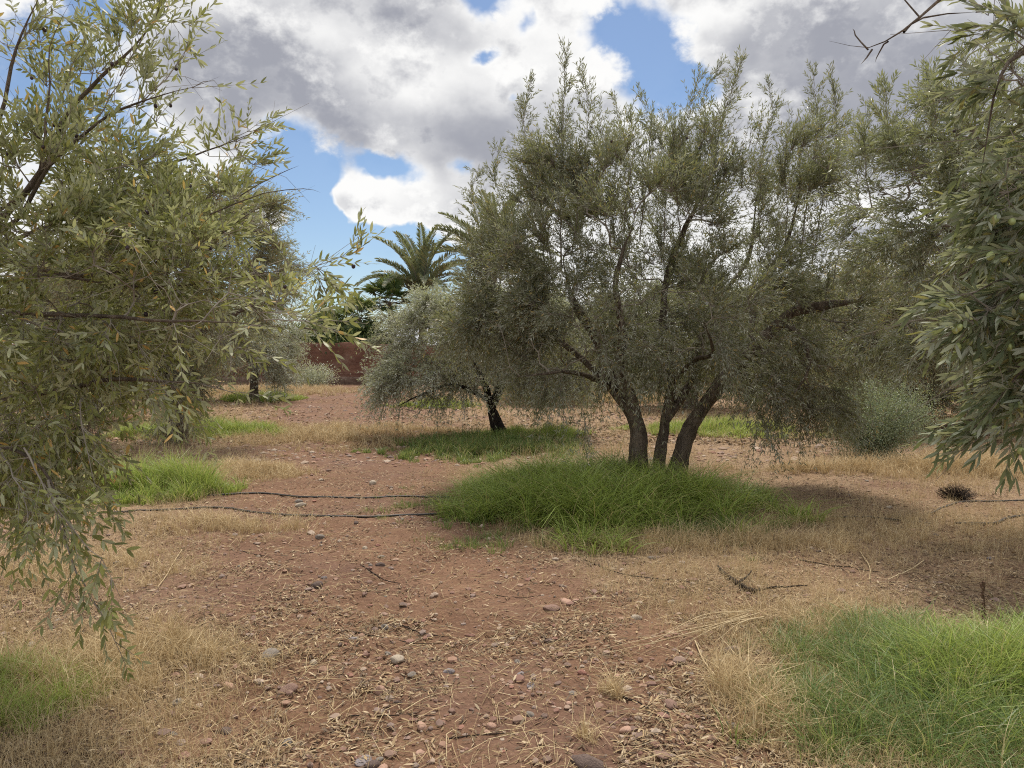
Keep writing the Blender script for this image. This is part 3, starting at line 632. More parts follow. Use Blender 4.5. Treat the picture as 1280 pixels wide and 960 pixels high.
# ---- far olive trees that close the view
def far_tree(label, X, Y, Hh, Wd, leafm, group, n=(300, 5200)):
    b = np.array([X, Y, float(height(X, Y)) - .03])
    l_ = [('trunk', [b, b + [.05, 0, .5], b + [-.1, .05, 1.0], b + [0, 0, 1.5]], .15, .09), ('limb', [b + [-.1, .05, 1.0], b + [-.6, .1, 1.7], b + [-1.2, 0, 2.5]], .07, .02),
          ('limb', [b + [0, 0, 1.3], b + [.6, -.1, 2.1], b + [1.1, 0, 2.9]], .07, .02), ('limb', [b + [0, 0, 1.5], b + [0, .3, 2.4], b + [.1, .3, 3.2]], .06, .02)]
    q = Wd / 2; B = []
    for i in range(9):
        an = rng.uniform(0, 6.28); rr = q * rng.uniform(.2, .72); B.append((b[0] + rr * math.cos(an), b[1] + rr * math.sin(an), rng.uniform(1.1, Hh - .7), rng.uniform(.5, .9), rng.uniform(.5, .9), rng.uniform(.4, .8), 1))
    for i in range(6):
        an = i * 1.05 + rng.random(); B.append((b[0] + q * .62 * math.cos(an), b[1] + q * .62 * math.sin(an), .75, .55, .55, .45, .9))
    B.append((b[0], b[1], Hh * .55, q * .7, q * .7, Hh * .33, 1))
    return make_tree(label, b, l_, B, n[0], n[1], leafm, group=group, up=.2, droop=.4, twig_len=(.35, .7), stations=6, leaf=(.07, .11), wid=.24, twig_r=.004)
FG = 'olive trees in the rows far behind'
far1 = far_tree('dusty brownish olive tree in the background, right of the largest tree above the grey shrub', 8.0, 15.4, 4.2, 4.8, M_LEAFB, FG)
far2 = far_tree('green olive tree of the far rows, half hidden behind nearer crowns', 5.0, 21.5, 4.2, 4.8, M_LEAF, FG)
for (X, Y, s, rz, src, lab) in [(10.5, 17.5, 1.0, 2.1, 0, 'brownish background olive tree at the right, behind the hanging green olives'),
        (1.2, 24.5, .85, 1.0, 1, 'far green olive tree seen low between the silvery tree and the largest tree'), (9.5, 25.5, 1.05, 4.0, 1, 'far green olive tree behind the hanging right side of the largest tree'),
        (14.5, 22, 1.1, 5.1, 1, 'far green olive tree by the right edge, beyond the far right grass'), (15.5, 29, 1.1, .4, 1, 'far green olive tree behind the grey shrub and the brownish tree'),
        (4.0, 31, 1.0, 3.0, 1, 'farthest olive tree behind the left trunk of the largest tree'), (10.5, 33.5, 1.1, 2.5, 1, 'farthest olive tree behind the leaning right trunk of the largest tree'),
        (19.5, 31, 1.15, 1.2, 1, 'farthest olive tree towards the right edge'), (-13.5, 24, 1.1, 2.2, 1, 'far olive tree hidden behind the left foreground tree'),
        (-9.5, 17.5, 1.05, .7, 1, 'green olive tree between the left foreground tree and the sucker-covered one'), (-14.5, 32, 1.1, 3.7, 1, 'farthest olive tree behind the sucker-covered tree'),
        (-14.5, 27.5, .9, 5.5, 1, 'smaller far olive tree behind the left trees'), (-1.6, 33.0, .62, 2.9, 1, 'small far olive tree behind the silvery tree with the charred trunk')]:
    c_ = copy_tree((far1, far2)[src]); c_.location = (X, Y, float(height(X, Y)) - .03); c_.rotation_euler = (0, 0, rz); c_.scale = (s, s, s)
    c_['label'] = lab

# ------------------------------------------------------------------ shrubs
def shrub(label, b, wdt, hgt, n, leafm, leaf=(.02, .035), name='shrub', cat='shrub', group=None, wid=.4):
    root = empty(name, b); tag(root, label, cat, group)
    k = 46; an = rng.uniform(0, 6.28, k); ra = np.sqrt(rng.random(k)); top = np.stack([np.cos(an) * ra * wdt / 2, np.sin(an) * ra * wdt / 2, hgt * (1 - .45 * ra ** 2) * rng.uniform(.75, 1.1, k)], 1)
    parts = []
    for q in top:
        V, Q_ = tube(spline([np.array([q[0] * .12, q[1] * .12, 0]), np.array([q[0] * .5, q[1] * .5, q[2] * .6]), q], .15), np.array([.006]), 4); parts.append((V, Q_))
    V, Q_ = fan(parts); link('stem', mesh_from('stem', V, Q_), M_TWIG, root)
    j = rng.integers(0, k, n); s = rng.random(n) ** .6; q = top[j]
    p = np.stack([q[:, 0] * (.12 + .88 * s), q[:, 1] * (.12 + .88 * s), q[:, 2] * s], 1) + rng.normal(size=(n, 3)) * (.05 + .05 * wdt)
    p[:, 2] = np.abs(p[:, 2]) + .02
    d = unit(rng.normal(size=(n, 3)) + [0, 0, .7]); u, v = frames(d); LL = rng.uniform(*leaf, n)
    V, Q_ = leaves(p, d, u, LL, LL * wid, False); link('foliage', mesh_from('foliage', V, Q_), leafm, root)
    return root
shrub('grey-green twiggy shrub standing in dry grass right of the largest tree', gpt(1095, 572), 1.6, 1.15, 42000, M_SHRUB)
shrub('low grey bush at the foot of the red earth wall', np.array([-9.2, 35.6, 0]), 2.6, .95, 5000, M_LEAFS, leaf=(.06, .1))

# ------------------------------------------------------------------ earth wall, hedge and palms behind it
m_wall, t, b, out = new_mat('rammed_earth'); oc = objco(t)
a1 = noise(oc, 1.1, 5, .6); a2 = noise(oc, 9, 6, .7)
mpn = t.nodes.new('ShaderNodeMapping'); mpn.inputs['Scale'].default_value = (.25, 1, 3.5); t.links.new(oc.s, mpn.inputs[0]); a3 = noise(N(mpn.outputs[0]), 2.2, 4, .6)
c = mixc(sstep(a1, .3, .7), (.15, .072, .05), (.23, .118, .083)); c = mixc(sstep(a3, .45, .65) * .5, c, (.11, .048, .038)); c = mixc(sstep(a2, .6, .75) * .5, c, (.28, .16, .12)); c = mixc(sstep(noise(oc, .45, 6, .7), .52, .66) * .7, c, (.30, .20, .155))
t.links.new(c.s, b.inputs['Base Color']); bump(t, b, a2 + a3 * .6, .8, .06)
m_plinth = plain_mat('rubble_plinth', (.13, .08, .062), (.24, .17, .135), 4, .95, .9)
WY = 38.0
wroot = empty('earth_wall', (0, WY, 0)); tag(wroot, 'long red-brown rammed earth wall closing off the far end of the grove', 'wall')
def rough_box(x0, x1, y0, y1, z0, z1, sx, sz, amp, top_amp):
    xs = np.linspace(x0, x1, int((x1 - x0) / sx)); prof = [(y0, z) for z in np.linspace(z0, z1, int((z1 - z0) / sz) + 2)] + [(y1, z) for z in np.linspace(z1, z0, int((z1 - z0) / sz) + 2)]
    pr = np.array(prof); X_, I_ = np.meshgrid(xs, np.arange(len(pr)), indexing='ij'); Yv = pr[I_, 0]; Zv = pr[I_, 1]
    tw = (Zv - z0) / (z1 - z0); Zv = Zv + tw ** 4 * top_amp * (fbm(X_, X_ * 0, .5, 4) - .5); Yv = Yv + (fbm(X_, Zv * 2 + 5 * (Yv > y0), 1.2, 4) - .5) * amp
    V = np.stack([X_, Yv, Zv], -1).reshape(-1, 3); m_ = len(pr); i = np.arange(len(xs) - 1)[:, None] * m_ + np.arange(m_ - 1)[None]
    return V, np.stack([i, i + 1, i + 1 + m_, i + m_], -1).reshape(-1, 4)
V, Q_ = rough_box(-34, 44, -.22, .28, .28, 2.02, .35, .2, .10, .22); link('wall_face', mesh_from('wall_face', V, Q_, smooth=True), m_wall, wroot)
V, Q_ = rough_box(-34, 44, -.42, .45, -.2, .36, .3, .12, .2, .12); link('plinth', mesh_from('plinth', V, Q_, smooth=True), m_plinth, wroot)

for (X, Y, W_, H_, lab) in [(-9.4, 40.3, 5.0, 3.9, 'dark evergreen bush rising over the earth wall, left of the fan palms'), (-7.4, 39.8, 3.2, 2.9, 'low green bush peeping over the earth wall beside the fan palm'),
                            (-16.5, 42, 7.5, 4.2, 'dark evergreen bush behind the left trees over the wall')]:
    shrub(lab, np.array([X, Y, 0]), W_, H_, 26000, M_DARKG, leaf=(.14, .26), name='evergreen_bush', cat='bush')

def frond_mesh(L, n_leaf, leaf_len, arch, seed):
    r_ = np.random.default_rng(seed); s = np.linspace(0, 1, 14)
    # the rachis leaves the crown along +X and rises, then arches over
    a0, a1 = R(70), R(70) - arch; ang = a0 + (a1 - a0) * s ** 1.2; ds = L / 13
    x = np.concatenate([[0], np.cumsum(np.cos(ang[:-1]) * ds)]); z = np.concatenate([[0], np.cumsum(np.sin(ang[:-1]) * ds)])
    pts = np.stack([x, np.zeros(14), z], 1); Vr, Qr = tube(pts, .03 * (1 - .8 * s), 4)
    si = np.repeat(np.linspace(.12, .99, n_leaf), 2); sg = np.tile([1, -1], n_leaf)
    bp = np.stack([np.interp(si, s, pts[:, 0]), np.zeros(len(si)), np.interp(si, s, pts[:, 2])], 1)
    an = np.interp(si, s, ang); td = np.stack([np.cos(an), np.zeros(len(an)), np.sin(an)], 1); up_ = np.stack([-np.sin(an), np.zeros(len(an)), np.cos(an)], 1)
    d = unit(td * .75 + np.stack([np.zeros(len(si)), sg, np.zeros(len(si))], 1) * .8 + up_ * r_.uniform(.1, .6, (len(si), 1)) + r_.normal(size=(len(si), 3)) * .06)
    LL = leaf_len * np.sin(np.pi * np.clip(si * .9 + .08, 0, 1)) ** .5 * r_.uniform(.85, 1.1, len(si))
    Vl, Ql = leaves(bp, d, unit(np.cross(d, td)), LL, np.full(len(si), .085), False)
    V, Q_ = fan([(Vr, Qr), (Vl, Ql)]); mi = np.zeros(len(Q_), int); mi[len(Qr):] = 1
    me = mesh_from('frond', V, Q_, midx=mi); me.materials.append(M_TWIG); me.materials.append(M_FROND); return me
def fan_mesh(seed):
    r_ = np.random.default_rng(seed); L = 1.0
    pts = spline([np.array([0, 0, 0]), np.array([.5, 0, .25]), np.array([.95, 0, .3])], .2); Vr, Qr = tube(pts, np.full(len(pts), .018), 4)
    k = 30; th = np.linspace(-2.3, 2.3, k); c0 = pts[-1]
    d = np.stack([np.cos(th), np.sin(th), .12 + .0 * th - .25 * np.abs(th) / 2.3], 1); d = unit(d + r_.normal(size=d.shape) * .03)
    up_ = np.tile([[0, 0, 1.]], (k, 1)); nr = unit(up_ - (up_ * d).sum(1, keepdims=True) * d)
    Vl, Ql = leaves(np.tile(c0, (k, 1)), d, nr, np.full(k, .72) * r_.uniform(.9, 1.05, k), np.full(k, .10), False)
    V, Q_ = fan([(Vr, Qr), (Vl, Ql)]); mi = np.zeros(len(Q_), int); mi[len(Qr):] = 1
    me = mesh_from('fan_leaf', V, Q_, midx=mi); me.materials.append(M_TWIG); me.materials.append(M_FANL); return me
FRONDS = [frond_mesh(4.2, 66, .55, R(a_), 3 + i) for i, a_ in enumerate((45, 65, 90))]
FANS = [fan_mesh(30 + i) for i in range(3)]
m_ptrunk = bark_mat('palm_bark', (.10, .075, .055), (.20, .155, .115), sc=6)
def palm(label, X, Y, H, kind, nf, scale=1.0, group=None):
    root = empty('date_palm' if kind == 'date' else 'fan_palm', (X, Y, -.05)); tag(root, label, 'palm tree', group)
    pts = spline([np.array([0, 0, 0]), np.array([.12, 0, H * .5]), np.array([0, 0, H])], .12); s = np.linspace(0, 1, len(pts))
    rr = (.24 if kind == 'date' else .16) * (1 + .12 * np.sin(np.arange(len(pts)) * 2.1)) * (1.15 - .25 * s)
    V, Q_ = tube(pts, rr, 12, gnarl=.08); link('trunk', mesh_from('trunk', V, Q_, smooth=True), m_ptrunk, root)
    for i in range(nf):
        f_ = (i + .5) / nf; me = (FRONDS[int(min(2, f_ * 3))] if kind == 'date' else FANS[i % 3])
        o = bpy.data.objects.new('frond', me); COL.objects.link(o); o.parent = root; o.location = (0, 0, H - .05)
        tilt = R(-18 + 52 * f_ + rng.uniform(-8, 8)) if kind == 'date' else R(-62 + 105 * f_ + rng.uniform(-10, 10))
        o.rotation_euler = (rng.uniform(-.15, .15), tilt, i * 2.39996 + rng.uniform(-.2, .2)); q = scale * rng.uniform(.85, 1.1); o.scale = (q, q, q)
def pxz(px, py, Y): p = P(px, py, Y); return p[0], p[2]
x_, z_ = pxz(526, 370, 44); palm('tall date palm with long arching fronds left of the largest tree', x_, 44, z_, 'date', 34, 1.0)
x_, z_ = pxz(616, 338, 46); palm('date palm half hidden behind the left side of the largest tree', x_, 46, z_, 'date', 32, 1.2)
x_, z_ = pxz(487, 378, 42); palm('dark fan palm in front of the tall date palm', x_, 42, z_, 'fan', 26, 1.05)
x_, z_ = pxz(448, 398, 40); palm('small bright green fan palm just above the earth wall', x_, 40, z_, 'fan', 18, .9)

# ------------------------------------------------------------------ ground cover
M_GRASS = leaf_mat('green_grass', (.17, .27, .04), (.40, .48, .10), (.30, .40, .08), (.48, .40, .19), .10, .35, .5)
M_GRASSF = leaf_mat('fine_green_grass', (.07, .135, .03), (.18, .26, .07), (.12, .20, .05), (.46, .38, .19), .14, .35, .5)
M_STRAW = var_mat('dry_grass', [(.40, .29, .15), (.60, .47, .27), (.70, .58, .37), (.52, .39, .22), (.34, .25, .14)], .8, .25)
M_LITTER = var_mat('leaf_litter', [(.10, .07, .05), (.17, .12, .085), (.40, .29, .165), (.20, .13, .08), (.56, .45, .30), (.11, .08, .055), (.38, .27, .15), (.07, .05, .036), (.30, .20, .11)], .85)
M_GRAVEL = var_mat('gravel', [(.30, .15, .11), (.18, .13, .11), (.34, .21, .15), (.42, .34, .27), (.24, .13, .10), (.28, .22, .19)], .9)

def blades(pos, H, W, lean, seg=3, an=None):
    n = len(pos); an = rng.uniform(0, 6.283, n) if an is None else an; ld = np.stack([np.cos(an), np.sin(an), np.zeros(n)], 1)
    fa = an + rng.uniform(-1.2, 1.2, n) + math.pi / 2; sd_ = np.stack([np.cos(fa), np.sin(fa), np.zeros(n)], 1)
    rows = []
    for i in range(seg + 1):
        s = i / seg; w_ = W * (1 - .88 * s ** 1.5)
        bend = lean * s ** 2
        p = pos + np.array([0, 0, 1.]) * (H * (s - .28 * lean * s ** 2.5))[:, None] + ld * (H * bend * .8)[:, None]
        rows += [p - sd_ * w_[:, None] / 2, p + sd_ * w_[:, None] / 2]
    V = np.stack(rows, 1).reshape(-1, 3); k = 2 * (seg + 1); i0 = np.arange(n)[:, None] * k
    Q_ = np.concatenate([i0 + np.array([[2 * j, 2 * j + 1, 2 * j + 3, 2 * j + 2]]) for j in range(seg)], 1).reshape(-1, 4)
    return V, Q_
def patch_points(cx, cy, rx, ry, n, edge=.35, clump=2.5, th=.0, seed=0):
    out_ = np.zeros((0, 2)); r_ = np.random.default_rng(seed)
    while len(out_) < n:
        q = r_.uniform(-1.15, 1.15, (n * 2, 2)); x = cx + q[:, 0] * rx; y = cy + q[:, 1] * ry
        e = np.hypot(q[:, 0], q[:, 1]) + (fbm(x + seed, y, 1.6, 3) - .5) * .9
        pr = np.clip((1 - e) / edge, 0, 1) * np.clip(fbm(x, y + seed, clump, 3) * 2.4 - .5 - th, .12, 1)
        k = r_.random(len(q)) < pr; out_ = np.vstack([out_, np.stack([x, y], 1)[k]])
    return out_[:n]
def grass_patch(label, c, rx, ry, n, h, wd, mat, lean=(.2, 1.0), seg=3, edge=.35, seed=0, name='green_grass', hk=.7, cat='grass', clump=2.5, tuft=45, spread=.07):
    nt_ = max(6, n // tuft); q = patch_points(c[0], c[1], rx, ry, nt_, edge, seed=seed, clump=clump); ti = rng.integers(0, len(q), n)
    sp_ = rng.uniform(.5, 1.5, len(q))[ti] * spread; an_ = rng.uniform(0, 6.283, n); rr_ = np.sqrt(rng.random(n)) * sp_
    x, y = q[ti, 0] + np.cos(an_) * rr_, q[ti, 1] + np.sin(an_) * rr_
    pos = np.stack([x, y, height(x, y) - .006], 1)
    e = np.hypot((x - c[0]) / rx, (y - c[1]) / ry)
    th_ = rng.uniform(.35, 1.35, len(q))[ti]
    hh = rng.uniform(*h, n) * (1 - hk * np.clip(e, 0, 1) ** 2) * (.55 + .9 * fbm(x + 5, y + 5, 2.2, 3)) * th_
    an = an_ + rng.normal(size=n) * .7
    V, Q_ = blades(pos, hh, wd * (.5 + rng.gamma(1.6, .38, n)), rng.uniform(*lean, n) * (.45 + .8 * rr_ / np.maximum(sp_, 1e-4)), seg, an)
    o = link(name, mesh_from(name, V, Q_), mat); tag(o, label, cat, kind='stuff'); return o

cM = G(765, 634)
grass_patch('tall lush green grass ringed round the three trunks of the largest tree', (cM[0] - .10, 8.0), 1.66, 1.8, 36000, (.26, .66), .0085, M_GRASS, (.7, 2.0), 4, .55, 1, hk=.62, tuft=28, spread=.06)
grass_patch('thin pale grass fringing the lush island of the largest tree', (cM[0] - .2, 7.7), 2.3, 2.0, 26000, (.08, .22), .0035, M_GRASSF, (.3, 1.2), 2, .6, 2)
grass_patch('green grass filling the right foreground corner', (2.72, 3.3), 2.0, 1.35, 72000, (.07, .30), .0036, M_GRASSF, (.4, 1.6), 3, .8, 3, clump=4.0)
grass_patch('darker taller grass at the right edge of the foreground', (2.75, 3.4), 1.15, .85, 26000, (.16, .42), .0048, M_GRASS, (.4, 1.4), 3, .5, 4)
g_ = G(195, 622); grass_patch('tuft of bright green grass under the left foreground tree by the hose', (g_[0] - .1, g_[1] + .1), .9, .6, 12000, (.25, .55), .007, M_GRASS, (.3, 1.2), 3, .35, 5)
g_ = G(240, 545); grass_patch('green grass round the foot of the sucker-covered olive tree', (g_[0] + .15, g_[1]), 1.7, .9, 15000, (.2, .45), .010, M_GRASS, (.3, 1.2), 2, .3, 6)
g_ = G(325, 500); grass_patch('green grass at the foot of the far silvery tree in the left row', (g_[0], g_[1]), 1.6, 1.6, 8000, (.2, .45), .014, M_GRASS, (.3, 1.2), 2, .3, 7)
g_ = G(600, 558); grass_patch('low green grass spread round the charred trunk', (g_[0] + .1, g_[1]), 2.1, 1.9, 18000, (.10, .30), .009, M_GRASSF, (.2, 1.0), 2, .5, 8)
g_ = G(665, 546); grass_patch('brighter green grass right of the charred trunk', (g_[0], g_[1]), 1.3, .8, 8000, (.15, .32), .009, M_GRASS, (.2, 1.0), 2, .4, 9)
g_ = G(545, 508); grass_patch('green grass strip under the low boughs of the silvery tree', (g_[0], g_[1]), 1.7, 1.2, 5000, (.15, .35), .013, M_GRASS, (.2, 1.0), 2, .4, 10)
g_ = G(895, 540); grass_patch('green grass seen beyond the trunks of the largest tree', (g_[0], g_[1]), 2.1, 1.3, 10000, (.15, .35), .010, M_GRASS, (.2, 1.0), 2, .4, 11)
g_ = G(1235, 500); grass_patch('green grass in the far right beyond the shrub', (g_[0], g_[1]), 3.5, 1.8, 9000, (.15, .4), .014, M_GRASS, (.2, 1.0), 2, .4, 12)
g_ = G(1135, 505); grass_patch('small green grass patch behind the grey shrub', (g_[0], g_[1]), 1.1, .9, 3500, (.25, .5), .014, M_GRASS, (.2, 1.0), 2, .4, 13)
grass_patch('short green grass in the left foreground corner', (-2.5, 3.45), .72, .6, 12000, (.05, .18), .0034, M_GRASS, (.3, 1.2), 2, .5, 14)
g_ = G(60, 640); grass_patch('green grass shaded by the left foreground tree', (g_[0] - .4, g_[1]), .9, .5, 6000, (.12, .3), .0055, M_GRASS, (.3, 1.2), 3, .4, 15)

def in_view(n, y0, y1, pw, margin=1.08):
    """Random ground points in the wedge the photograph could see, a little wider on both sides."""
    u = rng.random(n); y = (y0 ** (1 - pw) + u * (y1 ** (1 - pw) - y0 ** (1 - pw))) ** (1 / (1 - pw)) if pw != 1 else y0 * (y1 / y0) ** u
    x = rng.uniform(-1, 1, n) * (y * .67 * margin + .6); return x, y
# dry grass tufts everywhere but the path
x, y = in_view(34000, 2.5, 37, 1.35)
m_ = straw_mask(x, y) * np.clip(fbm(x + 7, y + 90, 1.1, 3) * 3.0 - 1.0, 0, 1)
k = rng.random(len(x)) < m_ * 1.05; x, y = x[k], y[k]
nb_ = 9; xs = np.repeat(x, nb_) + rng.normal(size=len(x) * nb_) * .030; ys = np.repeat(y, nb_) + rng.normal(size=len(x) * nb_) * .030
yk = np.clip(ys / 9, .8, 2.6)
V, Q_ = blades(np.stack([xs, ys, height(xs, ys) - .005], 1), rng.uniform(.05, .17, len(xs)) * np.clip(ys / 10 + .5, .8, 1.5), .0028 * yk, rng.uniform(.1, 1.3, len(xs)), 2)
tag(link('dry_grass', mesh_from('dry_grass', V, Q_), M_STRAW), 'sparse straw-coloured dry grass over the grove floor', 'dry grass', kind='stuff')
# named denser dry stands
for i, (px, py, rx, ry, n, h, lab) in enumerate([(935, 880, .22, .6, 1500, (.10, .28), 'standing straw tufts left of the right foreground grass'), (1180, 590, 2.8, .6, 11000, (.2, .42), 'tall dry grass band in front of the grey shrub'),
        (130, 830, 1.0, .7, 8500, (.06, .2), 'dry matted grass in the left foreground'), (60, 720, 1.1, .8, 7000, (.06, .2), 'dry yellow grass under the hanging olive branch'),
        (290, 590, 1.3, .9, 9000, (.08, .26), 'dry grass fringe right of the left green tuft'), (430, 545, 2.6, 2.5, 16000, (.1, .28), 'dry grass meadow along the far path'), (270, 535, 2.0, 1.5, 7000, (.1, .28), 'dry grass round the left row of trees'),
        (720, 500, 4.5, 3.0, 14000, (.15, .4), 'dry grass strip beyond the largest tree'), (340, 490, 4.0, 5.0, 12000, (.15, .4), 'dry grass before the earth wall'), (880, 680, 2.0, .45, 6500, (.06, .22), 'dry grass edging the near side of the lush island'),
        (1030, 790, .9, .5, 3200, (.04, .16), 'low dry grass thinning into the right foreground grass'), (1010, 900, .5, .4, 1800, (.05, .2), 'dry blades mixed into the left edge of the right foreground grass'), (280, 660, 1.1, .8, 3800, (.06, .24), 'scattered upright straw tufts left of the path by the hoses'), (1120, 660, 2.2, .8, 5200, (.04, .16), 'low dry tufts over the littered earth right of the island'),
        (765, 870, .06, .10, 260, (.12, .25), 'single upright straw tuft in the open earth'), (735, 930, .05, .07, 160, (.1, .2), 'thin straw tuft near the bottom edge')]):
    g_ = G(px, py); wdx = .0028 * min(4.5, max(1, g_[1] / 6))
    grass_patch(lab, g_, rx, ry, n, h, wdx, M_STRAW, (.2, 1.5), 2, .7, 40 + i, name='dry_grass', cat='dry grass', tuft=11, spread=.022 * min(2.5, max(1, g_[1] / 7)), clump=3.5)
# fallen leaves and straw bits
x, y = in_view(300000, 2.4, 16, 1.0)
m_ = .10 + 1.0 * np.clip(straw_mask(x, y) * .8 + (fbm(x + 31, y + 13, 2.7, 4) - .47) * 3.6, 0, 1)
k = rng.random(len(x)) < m_; x, y = x[k], y[k]; n = len(x)
an = rng.uniform(0, 6.283, n); d = np.stack([np.cos(an), np.sin(an), rng.normal(size=n) * .22], 1); d = unit(d)
nr = unit(np.array([[0, 0, 1.]]) + rng.normal(size=(n, 3)) * .35); nr = unit(nr - (nr * d).sum(1, keepdims=True) * d)
LL = rng.uniform(.010, .050, n); V, Q_ = leaves(np.stack([x, y, height(x, y) + rng.uniform(.001, .012, n)], 1), d, nr, LL, np.minimum(LL * .26, .011) * rng.uniform(.4, 1.1, n), True)
tag(link('leaf_litter', mesh_from('leaf_litter', V, Q_), M_LITTER), 'fallen dry olive leaves and straw bits strewn over the red earth', 'leaf litter', kind='stuff')
x, y = in_view(60000, 13, 37, 1.2)
k = rng.random(len(x)) < .3 + .7 * straw_mask(x, y); x, y = x[k], y[k]; n = len(x); an = rng.uniform(0, 6.283, n); d = unit(np.stack([np.cos(an), np.sin(an), rng.normal(size=n) * .3], 1))
nr = unit(np.array([[0, 0, 1.]]) + rng.normal(size=(n, 3)) * .5); nr = unit(nr - (nr * d).sum(1, keepdims=True) * d); LL = rng.uniform(.04, .13, n)
V, Q_ = leaves(np.stack([x, y, height(x, y) + rng.uniform(.002, .03, n)], 1), d, nr, LL, LL * .3, False)
tag(link('leaf_litter', mesh_from('leaf_litter', V, Q_), M_LITTER), 'coarser dry leaf and straw bits on the earth far along the path', 'leaf litter', kind='stuff')
# thin straw stalks lying about
x, y = in_view(9000, 2.4, 14, 1.0); n = len(x); an = rng.uniform(0, 6.283, n); LL = rng.uniform(.06, .26, n)
d = np.stack([np.cos(an), np.sin(an), rng.normal(size=n) * .06], 1); A_ = np.stack([x, y, height(x, y) + .006], 1); B_ = A_ + d * LL[:, None]; B_[:, 2] = height(B_[:, 0], B_[:, 1]) + rng.uniform(.003, .03, n)
C_ = (A_ + B_) / 2 + rng.normal(size=(n, 3)) * .012 + [0, 0, .008]; r_ = rng.uniform(.0006, .0016, n)
V, Q_ = fan([edge_tubes(A_, C_, r_, r_, 3), edge_tubes(C_, B_, r_, r_ * .6, 3)])
tag(link('straw_stalks', mesh_from('straw_stalks', V, Q_), M_STRAW), 'loose dry stalks lying on the earth', 'straw', kind='stuff')
# gravel
x, y = in_view(10000, 2.4, 14, 1.0); k = rng.random(len(x)) < .25 + .75 * np.clip(fbm(x + 3, y + 61, 1.9, 3) * 3 - 1.1, 0, 1); x, y = x[k], y[k]; n = len(x)
ico = np.array([[0, 0, 1], [.9, 0, .35], [.28, .85, .4], [-.75, .5, .3], [-.7, -.55, .35], [.3, -.85, .3], [.75, .55, -.3], [-.3, .85, -.35], [-.9, 0, -.3], [-.28, -.85, -.4], [.7, -.5, -.35], [0, 0, -1]], float)
it = np.array([[0, 1, 2], [0, 2, 3], [0, 3, 4], [0, 4, 5], [0, 5, 1], [1, 6, 2], [2, 6, 7], [2, 7, 3], [3, 7, 8], [3, 8, 4], [4, 8, 9], [4, 9, 5], [5, 9, 10], [5, 10, 1], [1, 10, 6], [11, 7, 6], [11, 8, 7], [11, 9, 8], [11, 10, 9], [11, 6, 10]])
sz = rng.gamma(2.0, .0042, n) + .003; an = rng.uniform(0, 6.283, n); ca, sa = np.cos(an), np.sin(an)
S = ico[None] * (1 + rng.normal(size=(n, 12, 3)) * .13) * sz[:, None, None] * np.stack([rng.uniform(.8, 1.5, n), rng.uniform(.7, 1.1, n), rng.uniform(.45, .8, n)], 1)[:, None]
V = np.stack([S[..., 0] * ca[:, None] - S[..., 1] * sa[:, None], S[..., 0] * sa[:, None] + S[..., 1] * ca[:, None], S[..., 2]], -1) + np.stack([x, y, height(x, y) + sz * .15], 1)[:, None]
tag(link('gravel', mesh_from('gravel', V.reshape(-1, 3), None, (it[None] + np.arange(n)[:, None, None] * 12).reshape(-1, 3)), M_GRAVEL), 'small gravel mixed in the red earth', 'gravel', kind='stuff')

x, y = in_view(9000, 11, 34, 1.2); n = len(x); an = rng.uniform(0, 6.283, n); ca, sa = np.cos(an), np.sin(an); sz = rng.gamma(2.0, .009, n) + .008
S = ico[None] * (1 + rng.normal(size=(n, 12, 3)) * .13) * sz[:, None, None] * np.array([1.2, .9, .55])
V = np.stack([S[..., 0] * ca[:, None] - S[..., 1] * sa[:, None], S[..., 0] * sa[:, None] + S[..., 1] * ca[:, None], S[..., 2]], -1) + np.stack([x, y, height(x, y) + sz * .1], 1)[:, None]
tag(link('gravel', mesh_from('gravel', V.reshape(-1, 3), None, (it[None] + np.arange(n)[:, None, None] * 12).reshape(-1, 3)), M_GRAVEL), 'gravel and small clods along the far path', 'gravel', kind='stuff')
# ------------------------------------------------------------------ stones
def rock_mesh(seed, flat=.6, ang=.25):
    r_ = np.random.default_rng(seed); V, Q_, T_ = uv_ball(16, 11)
    for _ in range(7):                                   # planes cut off the ball
        nn = unit(r_.normal(size=3)); dd = r_.uniform(.62, .9); h = V @ nn; V = V - np.outer(np.maximum(0, h - dd), nn) * (.6 + ang)
    V = V * (1 + .12 * (np.sin(V @ r_.normal(size=3) * 3 + 1) * np.cos(V @ r_.normal(size=3) * 4))[:, None])
    V[:, 2] *= flat; V[:, 0] *= r_.uniform(1.0, 1.35)
    return V, Q_, T_
def rock_mat(name, c1, c2):
    return plain_mat(name, c1, c2, 9, .85, .5, .3)
RM = {'grey': rock_mat('grey_stone', (.17, .145, .125), (.28, .245, .215)), 'pale': rock_mat('pale_stone', (.33, .27, .21), (.46, .39, .31)), 'brown': rock_mat('brown_stone', (.19, .12, .095), (.30, .19, .15)),
      'pink': rock_mat('pinkish_stone', (.38, .23, .17), (.50, .33, .25)), 'red': rock_mat('red_stone', (.26, .12, .09), (.35, .18, .14)), 'dark': rock_mat('dark_stone', (.09, .065, .058), (.17, .12, .10)), 'blue': rock_mat('bluish_stone', (.20, .175, .18), (.31, .27, .275))}
ROCKS = {}
for key in RM:
    for v_ in range(4):
        V, Q_, T_ = rock_mesh(hash_ := (sorted(RM).index(key) * 10 + v_), .55 + .1 * v_); me = mesh_from('stone', V, Q_, T_, smooth=True); me.materials.append(RM[key]); ROCKS[key, v_] = me
